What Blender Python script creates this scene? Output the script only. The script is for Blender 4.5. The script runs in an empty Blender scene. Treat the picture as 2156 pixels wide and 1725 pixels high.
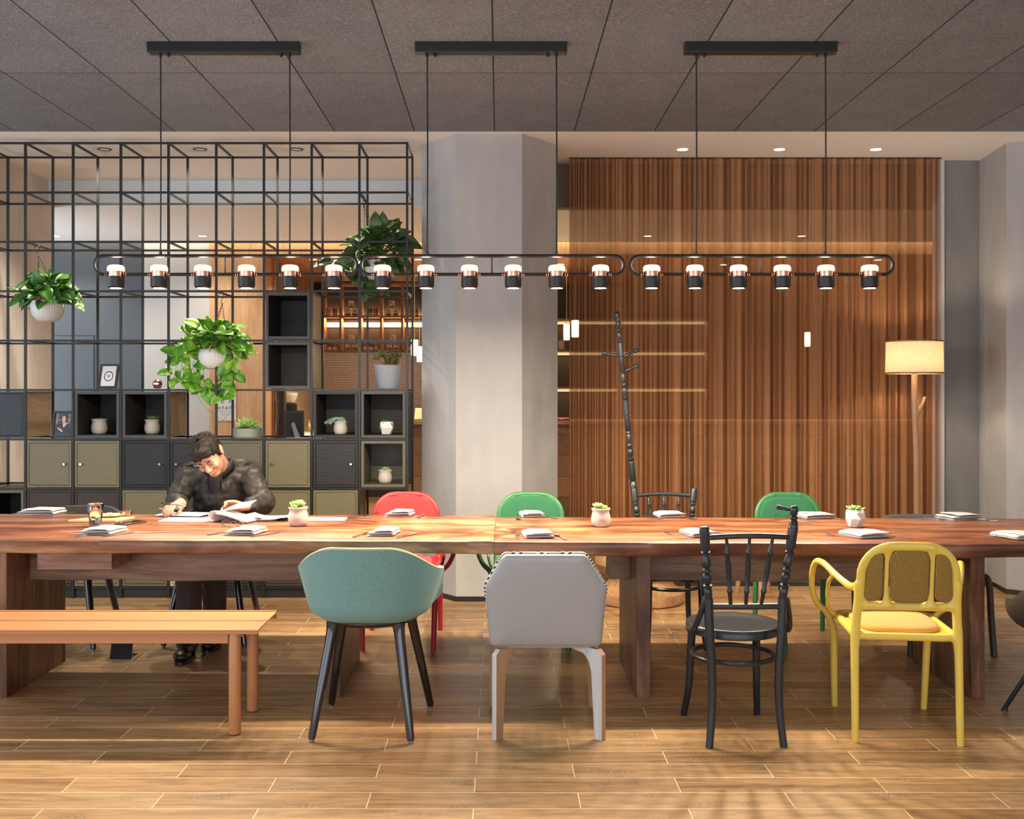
import bpy, bmesh, math, random
from mathutils import Vector, Matrix, Quaternion, Euler
PI = math.pi
S = bpy.context.scene
COL = S.collection
random.seed(7)
# ---------------------------------------------------------------- camera (shift lens, one-point perspective)
CX, CY, F, CH = 1051.0, 822.0, 2290.0, 1.445
cam = bpy.data.cameras.new('camera'); co = bpy.data.objects.new('camera', cam); COL.objects.link(co)
co.location = (0, 0, CH); co.rotation_euler = (PI/2, 0, 0)
cam.sensor_width = 36; cam.lens = 36*F/2156
cam.shift_x = (1078-CX)/2156; cam.shift_y = (CY-862.5)/2156
cam.clip_start = .05; cam.clip_end = 60
S.camera = co
def W(px, py, Y): return Vector(((px-CX)*Y/F, Y, CH-(py-CY)*Y/F))
def WX(px, Y): return (px-CX)*Y/F
def WZ(py, Y): return CH-(py-CY)*Y/F
def FY(py, z=0.0): return (CH-z)*F/(py-CY)      # depth of a point at height z seen at row py
# ---------------------------------------------------------------- tags
def tag(o, label=None, cat=None, group=None, kind=None):
    if label: o['label'] = label
    if cat: o['category'] = cat
    if group: o['group'] = group
    if kind: o['kind'] = kind
    return o
def thing(name, label, cat, loc=(0,0,0), rz=0, group=None):
    o = bpy.data.objects.new(name, None); COL.objects.link(o)
    o.location = loc; o.rotation_euler = (0, 0, rz); o.empty_display_size = .05
    return tag(o, label, cat, group)
def copy_tree(o, parent=None):
    c = o.copy(); COL.objects.link(c); c.parent = parent
    for ch in list(o.children):
        copy_tree(ch, c)
    return c
# ---------------------------------------------------------------- mesh builder
class MB:
    def __init__(s): s.bm = bmesh.new()
    def box(s, x0, x1, y0, y1, z0, z1, m=0):
        v = [s.bm.verts.new((x, y, z)) for z in (z0, z1) for y in (y0, y1) for x in (x0, x1)]
        for f in ((0,2,3,1),(4,5,7,6),(0,1,5,4),(2,6,7,3),(0,4,6,2),(1,3,7,5)):
            s.bm.faces.new([v[i] for i in f]).material_index = m
        return s
    def cbox(s, c, d, M=None, m=0):
        c = Vector(c); n = len(s.bm.verts)
        v = []
        for z in (-1, 1):
            for y in (-1, 1):
                for x in (-1, 1):
                    p = Vector((x*d[0]/2, y*d[1]/2, z*d[2]/2))
                    if M is not None: p = M @ p
                    v.append(s.bm.verts.new(c+p))
        for f in ((0,2,3,1),(4,5,7,6),(0,1,5,4),(2,6,7,3),(0,4,6,2),(1,3,7,5)):
            s.bm.faces.new([v[i] for i in f]).material_index = m
        return s
    def rings(s, rings, closed=True, cap0=True, cap1=True, loop=False, m=0):
        V = [[s.bm.verts.new(p) for p in r] for r in rings]
        n = len(V[0]); R = len(V)
        for i in range(R if loop else R-1):
            a, b = V[i], V[(i+1) % R]
            for j in range(n if closed else n-1):
                k = (j+1) % n
                s.bm.faces.new((a[j], a[k], b[k], b[j])).material_index = m
        if not loop and closed:
            if cap0: s.bm.faces.new(list(reversed(V[0]))).material_index = m
            if cap1: s.bm.faces.new(V[-1]).material_index = m
        return s
    def tube(s, pts, r, seg=10, loop=False, flat=1.0, up=None, round_ends=False, m=0):
        """a swept round (or, with flat and up, elliptic) bar; r a number or one per point"""
        P = [Vector(p) for p in pts]; n = len(P)
        rr = list(r) if isinstance(r, (list, tuple)) else [r]*n
        T = []
        for i in range(n):
            a = P[(i-1) % n] if (loop or i > 0) else P[i]
            b = P[(i+1) % n] if (loop or i < n-1) else P[i]
            t = (b-a); T.append(t.normalized() if t.length > 1e-9 else Vector((0,0,1)))
        if up is not None: nrm = Vector(up)
        else: nrm = Vector((0,0,1)) if abs(T[0].z) < .9 else Vector((1,0,0))
        nrm = (nrm - T[0]*nrm.dot(T[0])).normalized()
        R = []
        for i in range(n):
            if up is not None: nn = Vector(up) - T[i]*Vector(up).dot(T[i])
            else: nn = nrm - T[i]*nrm.dot(T[i])
            nrm = nn.normalized() if nn.length > 1e-6 else nrm
            bi = T[i].cross(nrm)
            R.append([P[i] + (nrm*math.cos(a)*flat + bi*math.sin(a))*rr[i] for a in [2*PI*k/seg for k in range(seg)]])
        if round_ends and not loop:
            def endr(i, sgn):
                out = []
                c = P[i]; base = R[i]
                for q in (.5, .85):
                    h = math.sin(q*PI/2)*rr[i]; f = math.cos(q*PI/2)
                    out.append([c + (p-c)*f + T[i]*sgn*h for p in base])
                return out
            a = endr(0, -1); b = endr(n-1, 1)
            R = [a[1], a[0]] + R + b
        return s.rings(R, loop=loop, m=m)
    def lathe(s, prof, seg=24, c=(0,0,0), M=None, m=0, mod=None, cap0=True, cap1=True):
        """prof: (radius, height) pairs, from one end to the other"""
        c = Vector(c); R = []
        for r, h in prof:
            ring = []
            for k in range(seg):
                a = 2*PI*k/seg; q = r*(mod(a, h) if mod else 1)
                p = Vector((q*math.cos(a), q*math.sin(a), h))
                if M is not None: p = M @ p
                ring.append(c+p)
            R.append(ring)
        return s.rings(R, m=m, cap0=cap0, cap1=cap1)
    def ell(s, c, r, M=None, seg=16, m=0):
        if not isinstance(r, (tuple, list)): r = (r, r, r)
        n = max(6, seg//2); prof = []
        R = []
        for i in range(1, n):
            a = PI*i/n; ring = []
            for k in range(seg):
                b = 2*PI*k/seg
                p = Vector((r[0]*math.sin(a)*math.cos(b), r[1]*math.sin(a)*math.sin(b), -r[2]*math.cos(a)))
                if M is not None: p = M @ p
                ring.append(Vector(c)+p)
            R.append(ring)
        return s.rings(R, m=m)
    def grid(s, rows, m=0):
        return s.rings(rows, closed=False, m=m)
    def prism(s, pts, depth, fn=None, m=0):
        """closed 2-D outline pts swept over depth=(d0,d1); fn(u,v,d) -> point"""
        fn = fn or (lambda u, v, d: (u, d, v))
        return s.rings([[fn(u, v, d) for u, v in pts] for d in depth], m=m)
    def finish(s):
        bmesh.ops.recalc_face_normals(s.bm, faces=s.bm.faces[:])
        me = bpy.data.meshes.new('mesh'); s.bm.to_mesh(me); s.bm.free(); return me
    def build(s, name, mats, parent=None, loc=None, bev=0, sharp=35, solid=None, sub=0, recalc=True):
        if recalc: bmesh.ops.recalc_face_normals(s.bm, faces=s.bm.faces[:])
        me = bpy.data.meshes.new(name); s.bm.to_mesh(me); s.bm.free()
        return link(name, me, mats, parent, loc, bev, sharp, solid, sub)
def link(name, me, mats, parent=None, loc=None, bev=0, sharp=35, solid=None, sub=0):
    for p in me.polygons: p.use_smooth = True
    if sharp < 180: me.set_sharp_from_angle(angle=math.radians(sharp))
    if not isinstance(mats, (list, tuple)): mats = [mats]
    for m in mats: me.materials.append(m)
    o = bpy.data.objects.new(name, me); COL.objects.link(o)
    if parent is not None: o.parent = parent
    if loc is not None: o.location = loc
    if solid:
        q = o.modifiers.new('solid', 'SOLIDIFY'); q.thickness = abs(solid); q.offset = 1 if solid > 0 else -1
    if bev:
        q = o.modifiers.new('bevel', 'BEVEL'); q.width = bev; q.segments = 2; q.limit_method = 'ANGLE'; q.angle_limit = math.radians(40)
        q.harden_normals = False
    if sub:
        q = o.modifiers.new('sub', 'SUBSURF'); q.levels = sub; q.render_levels = sub
    return o
def evalmesh(me, mods):
    """mesh after temporary modifiers [(type, {props})]"""
    t = bpy.data.objects.new('temporary', me); COL.objects.link(t)
    for ty, pr in mods:
        q = t.modifiers.new('q', ty)
        for k, v in pr.items(): setattr(q, k, v)
    dg = bpy.context.evaluated_depsgraph_get()
    out = bpy.data.meshes.new_from_object(t.evaluated_get(dg))
    bpy.data.objects.remove(t); bpy.data.meshes.remove(me)
    return out
def remesh(mb, vox, smooth=4, fac=.5):
    return evalmesh(mb.finish(), [('REMESH', dict(mode='VOXEL', voxel_size=vox)), ('SMOOTH', dict(iterations=smooth, factor=fac))])
def smooth_path(pts, n=6, closed=False):
    """Catmull-Rom through pts"""
    P = [Vector(p) for p in pts]; out = []; m = len(P)
    for i in range(m if closed else m-1):
        if closed: a, b, c, d = P[(i-1)%m], P[i], P[(i+1)%m], P[(i+2)%m]
        else: a, b, c, d = P[max(i-1,0)], P[i], P[i+1], P[min(i+2,m-1)]
        for k in range(n):
            t = k/n
            out.append(.5*((2*b)+(c-a)*t+(2*a-5*b+4*c-d)*t*t+(3*b-a-3*c+d)*t**3))
    if not closed: out.append(P[-1])
    return out
def lerp(a, b, t): return a+(b-a)*t
def sstep(a, b, x):
    t = max(0, min(1, (x-a)/(b-a))); return t*t*(3-2*t)
def interp(tab, x):
    for (x0, y0), (x1, y1) in zip(tab, tab[1:]):
        if x <= x1: return lerp(y0, y1, max(0, (x-x0)/(x1-x0)))
    return tab[-1][1]
# ---------------------------------------------------------------- materials
class NT:
    def __init__(s, name):
        s.m = bpy.data.materials.new(name); s.m.use_nodes = True
        s.t = s.m.node_tree; s.b = s.t.nodes['Principled BSDF']; s.out = s.t.nodes['Material Output']
    def n(s, ty, ins=None, **pr):
        q = s.t.nodes.new('ShaderNode'+ty)
        for k, v in pr.items(): setattr(q, k, v)
        for k, v in (ins or {}).items(): s.put(q.inputs[k], v)
        return q
    def put(s, sock, v):
        if isinstance(v, bpy.types.NodeSocket): s.t.links.new(v, sock)
        elif isinstance(v, bpy.types.Node): s.t.links.new(v.outputs[0], sock)
        elif isinstance(v, (tuple, list)) and len(v) == 3 and sock.type == 'RGBA': sock.default_value = (*v, 1)
        else: sock.default_value = v
    def set(s, **kw):
        for k, v in kw.items(): s.put(s.b.inputs[k.replace('_', ' ')], v)
        return s
    def co(s, scale=(1,1,1), loc=(0,0,0), rot=(0,0,0), kind='Object'):
        tc = s.n('TexCoord'); mp = s.n('Mapping')
        s.put(mp.inputs['Vector'], tc.outputs[kind]); mp.inputs['Scale'].default_value = scale
        mp.inputs['Location'].default_value = loc; mp.inputs['Rotation'].default_value = rot
        return mp.outputs[0]
    def noise(s, vec, scale=5, detail=4, rough=.5, dist=0):
        return s.n('TexNoise', {'Vector': vec, 'Scale': scale, 'Detail': detail, 'Roughness': rough, 'Distortion': dist}).outputs['Fac']
    def ramp(s, fac, stops, interp='LINEAR'):
        q = s.n('ValToRGB', {'Fac': fac}); cr = q.color_ramp; cr.interpolation = interp
        while len(cr.elements) < len(stops): cr.elements.new(.5)
        for e, (p, c) in zip(cr.elements, stops):
            e.position = p; e.color = (*c, 1) if isinstance(c, (tuple, list)) else (c, c, c, 1)
        return q.outputs[0]
    def mix(s, fac, a, b, mode='MIX'):
        q = s.n('Mix', data_type='RGBA', blend_type=mode)
        s.put(q.inputs[0], fac); s.put(q.inputs[6], a); s.put(q.inputs[7], b)
        return q.outputs[2]
    def math(s, op, a, b=None, c=None):
        q = s.n('Math', operation=op); s.put(q.inputs[0], a)
        if b is not None: s.put(q.inputs[1], b)
        if c is not None: s.put(q.inputs[2], c)
        return q.outputs[0]
    def sep(s, vec):
        return s.n('SeparateXYZ', {'Vector': vec}).outputs
    def bump(s, h, strength=.3, dist=.01):
        s.put(s.b.inputs['Normal'], s.n('Bump', {'Height': h, 'Strength': strength, 'Distance': dist}).outputs[0]); return s
def plain(name, col, rough=.5, metal=0, spec=None, vary=0, vscale=8, bump=0, bscale=60, coat=0, emit=None, es=1, sheen=0):
    t = NT(name); t.set(Roughness=rough, Metallic=metal)
    if vary:
        f = t.noise(t.co(), vscale, 5, .6)
        c = t.mix(f, tuple(max(0, x*(1-vary)) for x in col), tuple(min(1, x*(1+vary)) for x in col)); t.set(Base_Color=c)
    else: t.set(Base_Color=col)
    if spec is not None: t.b.inputs['Specular IOR Level'].default_value = spec
    if bump: t.bump(t.noise(t.co(), bscale, 3), bump, .004)
    if coat: t.b.inputs['Coat Weight'].default_value = coat
    if sheen: t.b.inputs['Sheen Weight'].default_value = sheen
    if emit: t.set(Emission_Color=emit, Emission_Strength=es)
    return t.m
def wood(name, stops, stretch=(1.2, 14, 14), scale=1.0, dist=1.2, rough=.45, grain=.25, coat=0, bump=.08):
    """streaky timber: the grain runs along the axis with the smallest stretch"""
    t = NT(name); v = t.co(stretch)
    a = t.noise(v, scale, 6, .55, dist)
    c = t.ramp(a, stops)
    g = t.noise(t.co(tuple(q*7 for q in stretch)), scale*1.6, 3, .6)
    gr = t.ramp(g, [(.3, 1-grain), (.7, 1+0*grain)])
    c = t.mix(1.0, c, gr, 'MULTIPLY')
    t.set(Base_Color=c, Roughness=rough)
    if coat: t.b.inputs['Coat Weight'].default_value = coat; t.b.inputs['Coat Roughness'].default_value = .25
    if bump: t.bump(g, bump, .003)
    return t.m
def fabric(name, c0, c1, fine=900, rough=.9, slub=(60, 60, 6), amt=.6):
    t = NT(name)
    a = t.noise(t.co((1,1,.25)), fine, 2, .6); b = t.noise(t.co(slub), 6, 4, .6)
    f = t.math('ADD', t.math('MULTIPLY', a, amt), t.math('MULTIPLY', b, 1-amt))
    t.set(Base_Color=t.ramp(f, [(.35, c0), (.65, c1)]), Roughness=rough)
    t.b.inputs['Sheen Weight'].default_value = .15
    return t.bump(a, .25, .002).m
M = {}
M['black_metal'] = plain('black_metal', (.009,.0088,.0085), .42)
M['shelf_metal'] = plain('shelf_metal', (.011,.0112,.0112), .42, .2)
M['black_gloss'] = plain('black_gloss', (.010,.011,.013), .16, coat=.5)
M['black_satin'] = plain('black_satin', (.016,.018,.021), .33)
M['chrome'] = plain('chrome', (.82,.82,.83), .12, 1)
M['steel'] = plain('steel', (.45,.43,.42), .25, 1)
M['brass'] = plain('brass', (.75,.56,.24), .28, 1)
M['copper'] = plain('copper', (.88,.44,.32), .10, 1)
M['white_paint'] = plain('white_paint', (.82,.82,.82), .7, vary=.02)
M['cream_paint'] = plain('cream_paint', (.68,.67,.63), .7)
M['grey_white'] = plain('grey_white', (.70,.75,.78), .75)
M['warm_white'] = plain('warm_white', (.70,.69,.67), .75)
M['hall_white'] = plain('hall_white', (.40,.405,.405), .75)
M['blue_panel'] = plain('blue_panel', (.058,.070,.086), .5, vary=.06, vscale=2)
M['bulkhead_shaded'] = plain('bulkhead_shaded', (.16,.125,.10), .7)  # bulkhead paint darkened to brown-grey; its shade is put into the colour
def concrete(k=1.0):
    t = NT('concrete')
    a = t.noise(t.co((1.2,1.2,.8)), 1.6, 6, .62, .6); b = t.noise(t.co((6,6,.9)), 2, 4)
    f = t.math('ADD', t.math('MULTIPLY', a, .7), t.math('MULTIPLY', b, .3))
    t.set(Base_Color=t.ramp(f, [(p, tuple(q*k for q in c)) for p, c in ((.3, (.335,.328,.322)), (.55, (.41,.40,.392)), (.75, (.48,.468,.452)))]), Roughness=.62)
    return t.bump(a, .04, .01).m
M['concrete'] = concrete(); M['concrete_lit'] = concrete(1.5); M['concrete_shaded'] = concrete(.55)  # lit and shaded copies: light and shade put into the concrete colour
def floor_mat():
    t = NT('wood_plank_tile')
    v = t.co(loc=(-.282, -.0046, 0))
    br = t.n('TexBrick', {'Vector': v, 'Scale': 1.0, 'Mortar Size': .0022, 'Mortar Smooth': .1, 'Bias': 0, 'Brick Width': .742, 'Row Height': .15,
                          'Color1': (0,0,0), 'Color2': (1,1,1), 'Mortar': (.5,.5,.5)}, offset=.5, offset_frequency=2)
    tint = br.outputs['Color']; mort = br.outputs['Fac']
    sh = t.n('VectorMath', {0: v, 1: t.n('CombineXYZ', {'X': t.math('MULTIPLY', tint, 7.0), 'Y': t.math('MULTIPLY', tint, 3.0), 'Z': 0}).outputs[0]}, operation='ADD').outputs[0]
    def mp(sc):
        m = t.n('Mapping', {'Vector': sh}); m.inputs['Scale'].default_value = sc; return m.outputs[0]
    a = t.noise(mp((1.6, 14, 1)), 1.2, 6, .62, 1.4)
    c = t.ramp(a, [(.25, (.27,.145,.062)), (.45, (.44,.255,.112)), (.62, (.56,.345,.165)), (.8, (.50,.345,.20))])
    tn = t.ramp(tint, [(0, (.74,.69,.64)), (.5, (1,.97,.93)), (1, (1.0,1.03,1.08))])
    c = t.mix(1, c, tn, 'MULTIPLY')
    fine = t.noise(mp((5, 70, 1)), 3, 3, .6)
    c = t.mix(1, c, t.ramp(fine, [(.3, .74), (.65, 1.0)]), 'MULTIPLY')
    sc = t.noise(mp((2.2, 10, 1)), 1.3, 2, .5); st = t.noise(mp((30, 60, 1)), 3, 4, .7)
    k = t.math('MULTIPLY', t.ramp(sc, [(.57, 0.0), (.66, 1.0)]), t.ramp(st, [(.45, 0.0), (.6, .75)]))
    c = t.mix(k, c, (.075,.05,.035))
    c = t.mix(mort, c, (.80,.62,.38))
    t.set(Base_Color=c, Roughness=t.mix(fine, (.30,)*3, (.46,)*3))
    return t.bump(t.math('SUBTRACT', t.math('MULTIPLY', fine, .3), mort), .12, .003).m
M['floor'] = floor_mat()
def ceiling_mat():
    t = NT('wood_wool_panel')
    v = t.co(loc=(.032, -6.016, 0))
    br = t.n('TexBrick', {'Vector': v, 'Scale': 1.0, 'Mortar Size': .0042, 'Mortar Smooth': .1, 'Brick Width': .541, 'Row Height': 1.358,
                          'Color1': (0,0,0), 'Color2': (1,1,1), 'Mortar': (.5,.5,.5)}, offset=0, offset_frequency=1)
    o = t.co()
    w = t.n('TexNoise', {'Vector': o, 'Scale': 22, 'Detail': 2}).outputs['Color']
    wv = t.n('VectorMath', {0: o, 1: t.n('VectorMath', {0: w, 'Scale': .05}, operation='SCALE').outputs[0]}, operation='ADD').outputs[0]
    ed = []
    for sc in (38, 61):
        q = t.n('TexVoronoi', {'Vector': wv, 'Scale': sc}, feature='DISTANCE_TO_EDGE'); ed.append(q.outputs['Distance'])
    e = t.math('MINIMUM', ed[0], ed[1])
    fib = t.ramp(e, [(.0, 1.0), (.045, .35), (.12, 0.0)])
    blot = t.noise(o, 3.2, 5, .7)
    c = t.ramp(blot, [(.3, (.112,.124,.142)), (.7, (.165,.180,.204))])
    c = t.mix(t.math('MULTIPLY', fib, .75), c, (.345,.36,.39))
    tn = t.ramp(br.outputs['Color'], [(0, .86), (1, 1.06)])
    c = t.mix(1, c, tn, 'MULTIPLY')
    c = t.mix(br.outputs['Fac'], c, (.012,.011,.010))
    t.set(Base_Color=c, Roughness=.9)
    return t.bump(fib, .5, .006).m
M['ceiling'] = ceiling_mat()
def slab_mat(name, seed, warm):
    t = NT(name)
    v0 = t.co((.55, 2.6, 2.6), loc=(seed, seed*.7, 0))
    w = t.n('TexNoise', {'Vector': t.co((.9, .9, .9), loc=(seed, 0, 0)), 'Scale': 1.3, 'Detail': 2}).outputs['Color']
    w = t.n('VectorMath', {0: w, 1: (.5,.5,.5)}, operation='SUBTRACT').outputs[0]
    # the figure swirls most where the two slabs meet
    x = t.sep(t.co())[0]
    near = t.ramp(t.math('ABSOLUTE', x), [(.0, 1.0), (.6, .55), (1.0, .22)])
    v = t.n('VectorMath', {0: v0, 1: t.n('VectorMath', {0: w, 'Scale': t.math('MULTIPLY', near, 2.6)}, operation='SCALE').outputs[0]}, operation='ADD').outputs[0]
    a = t.noise(v, 3.1, 7, .58, .5)
    c = t.ramp(a, [(.30, (.050,.013,.007)), (.42, (.15,.046,.020)), (.50, (.30,.107,.043)), (.57, (.42,.185,.076)), (.68, (.54,.31,.145))])
    c2 = t.ramp(a, [(.32, (.055,.016,.009)), (.45, (.17,.053,.024)), (.55, (.29,.100,.043)), (.70, (.43,.18,.080))])
    c = t.mix(near if warm else t.math('MULTIPLY', near, .8), c2, c)
    f = t.noise(t.co((4, 60, 60)), 3, 3, .6)
    c = t.mix(1, c, t.ramp(f, [(.3, .78), (.7, 1.0)]), 'MULTIPLY')
    # pale sapwood band and bark-brown along the live front edge
    n = t.n('NewGeometry').outputs['Normal']; ny = t.sep(n)[1]
    front = t.ramp(t.math('MULTIPLY', ny, -1), [(.25, 0.0), (.5, 1.0)])
    b = t.noise(t.co((.9, 3, 5), loc=(seed, 0, 0)), 2.2, 6, .6, .8)
    edge = t.ramp(b, [(.35, (.13,.058,.034)), (.50, (.25,.125,.075)), (.62, (.40,.24,.14)), (.75, (.56,.40,.22))] if warm else [(.35, (.10,.035,.022)), (.5, (.20,.075,.042)), (.68, (.32,.14,.075))])
    edge = t.mix(1, edge, t.ramp(f, [(.3, .8), (.7, 1.0)]), 'MULTIPLY')
    c = t.mix(front, c, edge)
    t.set(Base_Color=c, Roughness=.34)
    return t.bump(f, .05, .003).m
M['slab_left'] = slab_mat('acacia_slab', 3.1, True)
M['slab_right'] = slab_mat('acacia_slab_red', 8.7, False)
M['table_leg'] = wood('acacia_leg', [(.3, (.065,.026,.014)), (.45, (.155,.064,.033)), (.60, (.26,.123,.063)), (.8, (.37,.20,.11))], (6, 6, 1.0), 1.5, 1.6, .42)
M['table_beam'] = wood('acacia_beam', [(.3, (.085,.04,.025)), (.45, (.19,.098,.06)), (.60, (.30,.165,.10)), (.8, (.40,.24,.145))], (1.0, 8, 9), 1.6, 1.2, .45)
M['oak'] = wood('oak', [(.3, (.38,.21,.105)), (.6, (.50,.30,.16)), (.8, (.58,.38,.22))], (22, 22, 1.6), 1.0, .5, .5)
M['oak_wall'] = wood('oak_wall', [(.3, (.40,.22,.11)), (.5, (.52,.31,.16)), (.7, (.58,.37,.20))], (8, 8, .7), 1.2, 1.8, .5)
M['orange_wood'] = wood('orange_wood', [(.3, (.36,.15,.065)), (.55, (.46,.21,.095)), (.8, (.52,.26,.12))], (10, 1, 10), 1.0, .6, .45)
M['bar_dark'] = plain('bar_dark', (.045,.030,.020), .6, vary=.2)
M['bar_copper_wood'] = wood('bar_copper_wood', [(.3, (.22,.09,.045)), (.7, (.34,.16,.08))], (10, 10, 1), 1, .5, .5)
M['counter_block'] = None
def blocks():
    t = NT('end_grain_blocks')
    br = t.n('TexBrick', {'Vector': t.co(rot=(PI/2,0,0)), 'Scale': 1.0, 'Mortar Size': .004, 'Brick Width': .28, 'Row Height': .235, 'Color1': (.13,.065,.03), 'Color2': (.25,.135,.065), 'Mortar': (.05,.025,.012)}, offset=0, offset_frequency=1)
    f = t.noise(t.co((5,5,5)), 3, 5, .6, 2)
    t.set(Base_Color=t.mix(1, br.outputs['Color'], t.ramp(f, [(.3,.6),(.7,1.0)]), 'MULTIPLY'), Roughness=.55); return t.m
M['counter_block'] = blocks()
def tiles(r_):
    t = NT('small_glossy_tiles')
    br = t.n('TexBrick', {'Vector': t.co(rot=r_), 'Scale': 1.0, 'Mortar Size': .004, 'Mortar Smooth': .4, 'Brick Width': .04, 'Row Height': .033, 'Color1': (.66,.53,.39), 'Color2': (.76,.62,.47), 'Mortar': (.46,.34,.23)}, offset=.5, offset_frequency=2)
    t.set(Base_Color=br.outputs['Color'], Roughness=.22)
    return t.bump(t.math('SUBTRACT', 1.0, br.outputs['Fac']), .8, .01).m
M['tiles'] = tiles((PI/2,0,0)); M['tiles_x'] = tiles((PI/2,0,PI/2))
def ribbed(name, c, scale=(1,1,120), rough=.55, spread=.35, bump=.5):
    t = NT(name)
    a = t.noise(t.co(scale), 1.0, 3, .5); b = t.noise(t.co((14,14,14)), 1, 4)
    f = t.math('ADD', t.math('MULTIPLY', a, .75), t.math('MULTIPLY', b, .25))
    t.set(Base_Color=t.ramp(f, [(.3, tuple(x*(1-spread) for x in c)), (.7, tuple(x*(1+spread) for x in c))]), Roughness=rough)
    return t.bump(a, bump, .003).m
M['box_black'] = ribbed('box_black', (.0085,.0078,.0078), (6,6,130), .5)
M['box_navy'] = ribbed('box_navy', (.020,.026,.034), (150,6,8), .5)
M['box_brown'] = ribbed('box_brown', (.036,.024,.017), (140,140,6), .6)
M['box_olive'] = ribbed('box_olive', (.150,.128,.066), (5,5,90), .42, .08, .08)
M['box_olive_dark'] = ribbed('box_olive_dark', (.105,.094,.056), (5,5,90), .45, .10, .08)
M['box_grey'] = ribbed('box_grey', (.050,.052,.052), (90,90,8), .5, .2, .2)
M['box_side'] = ribbed('box_side', (.17,.115,.072), (60,8,130), .6, .22, .25)
M['box_pale'] = ribbed('box_pale', (.44,.35,.20), (6,6,60), .6, .08, .1)
M['box_inner'] = ribbed('box_inner', (.020,.0155,.013), (8,8,90), .55, .4, .3)
M['teal'] = fabric('teal_wool', (.10,.215,.21), (.20,.37,.34))
M['piping'] = plain('cream_piping', (.62,.55,.30), .8)
M['dark_fabric'] = fabric('charcoal_wool', (.022,.020,.019), (.055,.050,.047))
M['grey_fabric'] = fabric('grey_wool', (.045,.050,.054), (.085,.09,.095))
M['grey_leather'] = plain('grey_leather', (.35,.355,.37), .42, vary=.05, vscale=3, bump=.06, bscale=25)
def zigzag():
    t = NT('black_white_zigzag'); x, y, z = t.sep(t.co())[:3]
    u = t.math('ADD', x, t.math('MULTIPLY', y, .5))
    tri = t.math('PINGPONG', u, .05)
    q = t.math('FRACT', t.math('MULTIPLY', t.math('ADD', t.math('ADD', u, z), t.math('MULTIPLY', tri, -1.6)), 55))
    t.set(Base_Color=t.ramp(q, [(.0, (.02,.02,.025)), (.5, (.78,.74,.68))], 'CONSTANT'), Roughness=.85); return t.m
M['zigzag'] = zigzag()
def speckle():
    t = NT('white_speckled_cloth'); v = t.n('TexVoronoi', {'Vector': t.co(), 'Scale': 85})
    t.set(Base_Color=t.ramp(v.outputs['Distance'], [(.0, (.04,.035,.03)), (.22, (.78,.72,.62))], 'CONSTANT'), Roughness=.9); return t.m
M['speckle'] = speckle()
M['white_wash'] = wood('whitewashed_oak', [(.3, (.52,.51,.50)), (.6, (.62,.61,.60)), (.8, (.68,.67,.65))], (30,30,2), 1, .4, .5, .12)
M['yellow'] = plain('yellow_plastic', (.72,.52,.085), .38)
M['mustard'] = fabric('mustard_felt', (.17,.095,.012), (.31,.185,.035), 420)
M['gold_felt'] = fabric('golden_felt', (.50,.26,.045), (.68,.38,.085), 420)
M['red'] = plain('red_plastic', (.42,.018,.022), .36)
M['red_felt'] = fabric('red_felt', (.36,.020,.022), (.48,.040,.038), 500)
M['green'] = plain('green_plastic', (.035,.16,.055), .36)
M['green_felt'] = fabric('green_felt', (.013,.095,.04), (.026,.15,.065), 500)
M['brown_plastic'] = plain('brown_plastic', (.055,.036,.024), .45)
M['brown_leather'] = plain('brown_leather', (.045,.034,.028), .38)
M['orange_steel'] = plain('orange_steel', (.50,.215,.088), .42)
M['linen'] = fabric('grey_linen', (.44,.41,.39), (.62,.58,.55), 700)
M['pot_clay'] = plain('pale_clay', (.50,.44,.385), .62, vary=.06)
M['pot_white'] = plain('white_ceramic', (.74,.70,.64), .3)
M['pot_green'] = plain('sage_ceramic', (.23,.27,.19), .5)
M['pot_blue'] = plain('blue_grey_ceramic', (.30,.34,.37), .6)
M['pot_ribbed'] = plain('white_plastic', (.72,.72,.70), .35)
M['pot_red'] = plain('red_liner', (.26,.03,.05), .5)
M['soil'] = plain('soil', (.10,.065,.04), .95, vary=.5, vscale=120)
def leafm(name, stops, scale=9, rough=.35):
    t = NT(name); f = t.noise(t.co(), scale, 3, .6, .3)
    t.set(Base_Color=t.ramp(f, stops), Roughness=rough)
    t.b.inputs['Subsurface Weight'].default_value = 0
    return t.m
M['leaf_mid'] = leafm('leaf_green', [(.3, (.020,.085,.012)), (.55, (.06,.20,.022)), (.75, (.14,.34,.04))])
M['leaf_bright'] = leafm('leaf_bright', [(.3, (.028,.125,.010)), (.5, (.11,.32,.020)), (.70, (.38,.58,.065))], 12)
M['leaf_dark'] = leafm('leaf_dark', [(.35, (.030,.066,.016)), (.58, (.070,.130,.034)), (.78, (.16,.28,.07))])
M['succ_light'] = leafm('succulent_light', [(.3, (.16,.36,.07)), (.55, (.34,.56,.14)), (.75, (.60,.74,.32))], 30)
M['succ_dark'] = leafm('succulent_dark', [(.3, (.05,.12,.035)), (.6, (.13,.25,.08)), (.8, (.24,.36,.14))], 30)
M['succ_grey'] = leafm('succulent_grey', [(.3, (.16,.30,.19)), (.7, (.32,.48,.34))], 40)
M['jade'] = leafm('jade_leaf', [(.35, (.028,.055,.018)), (.55, (.09,.115,.025)), (.75, (.32,.30,.06))], 16)
M['paper'] = plain('white_paper', (.80,.77,.77), .8)
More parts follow.
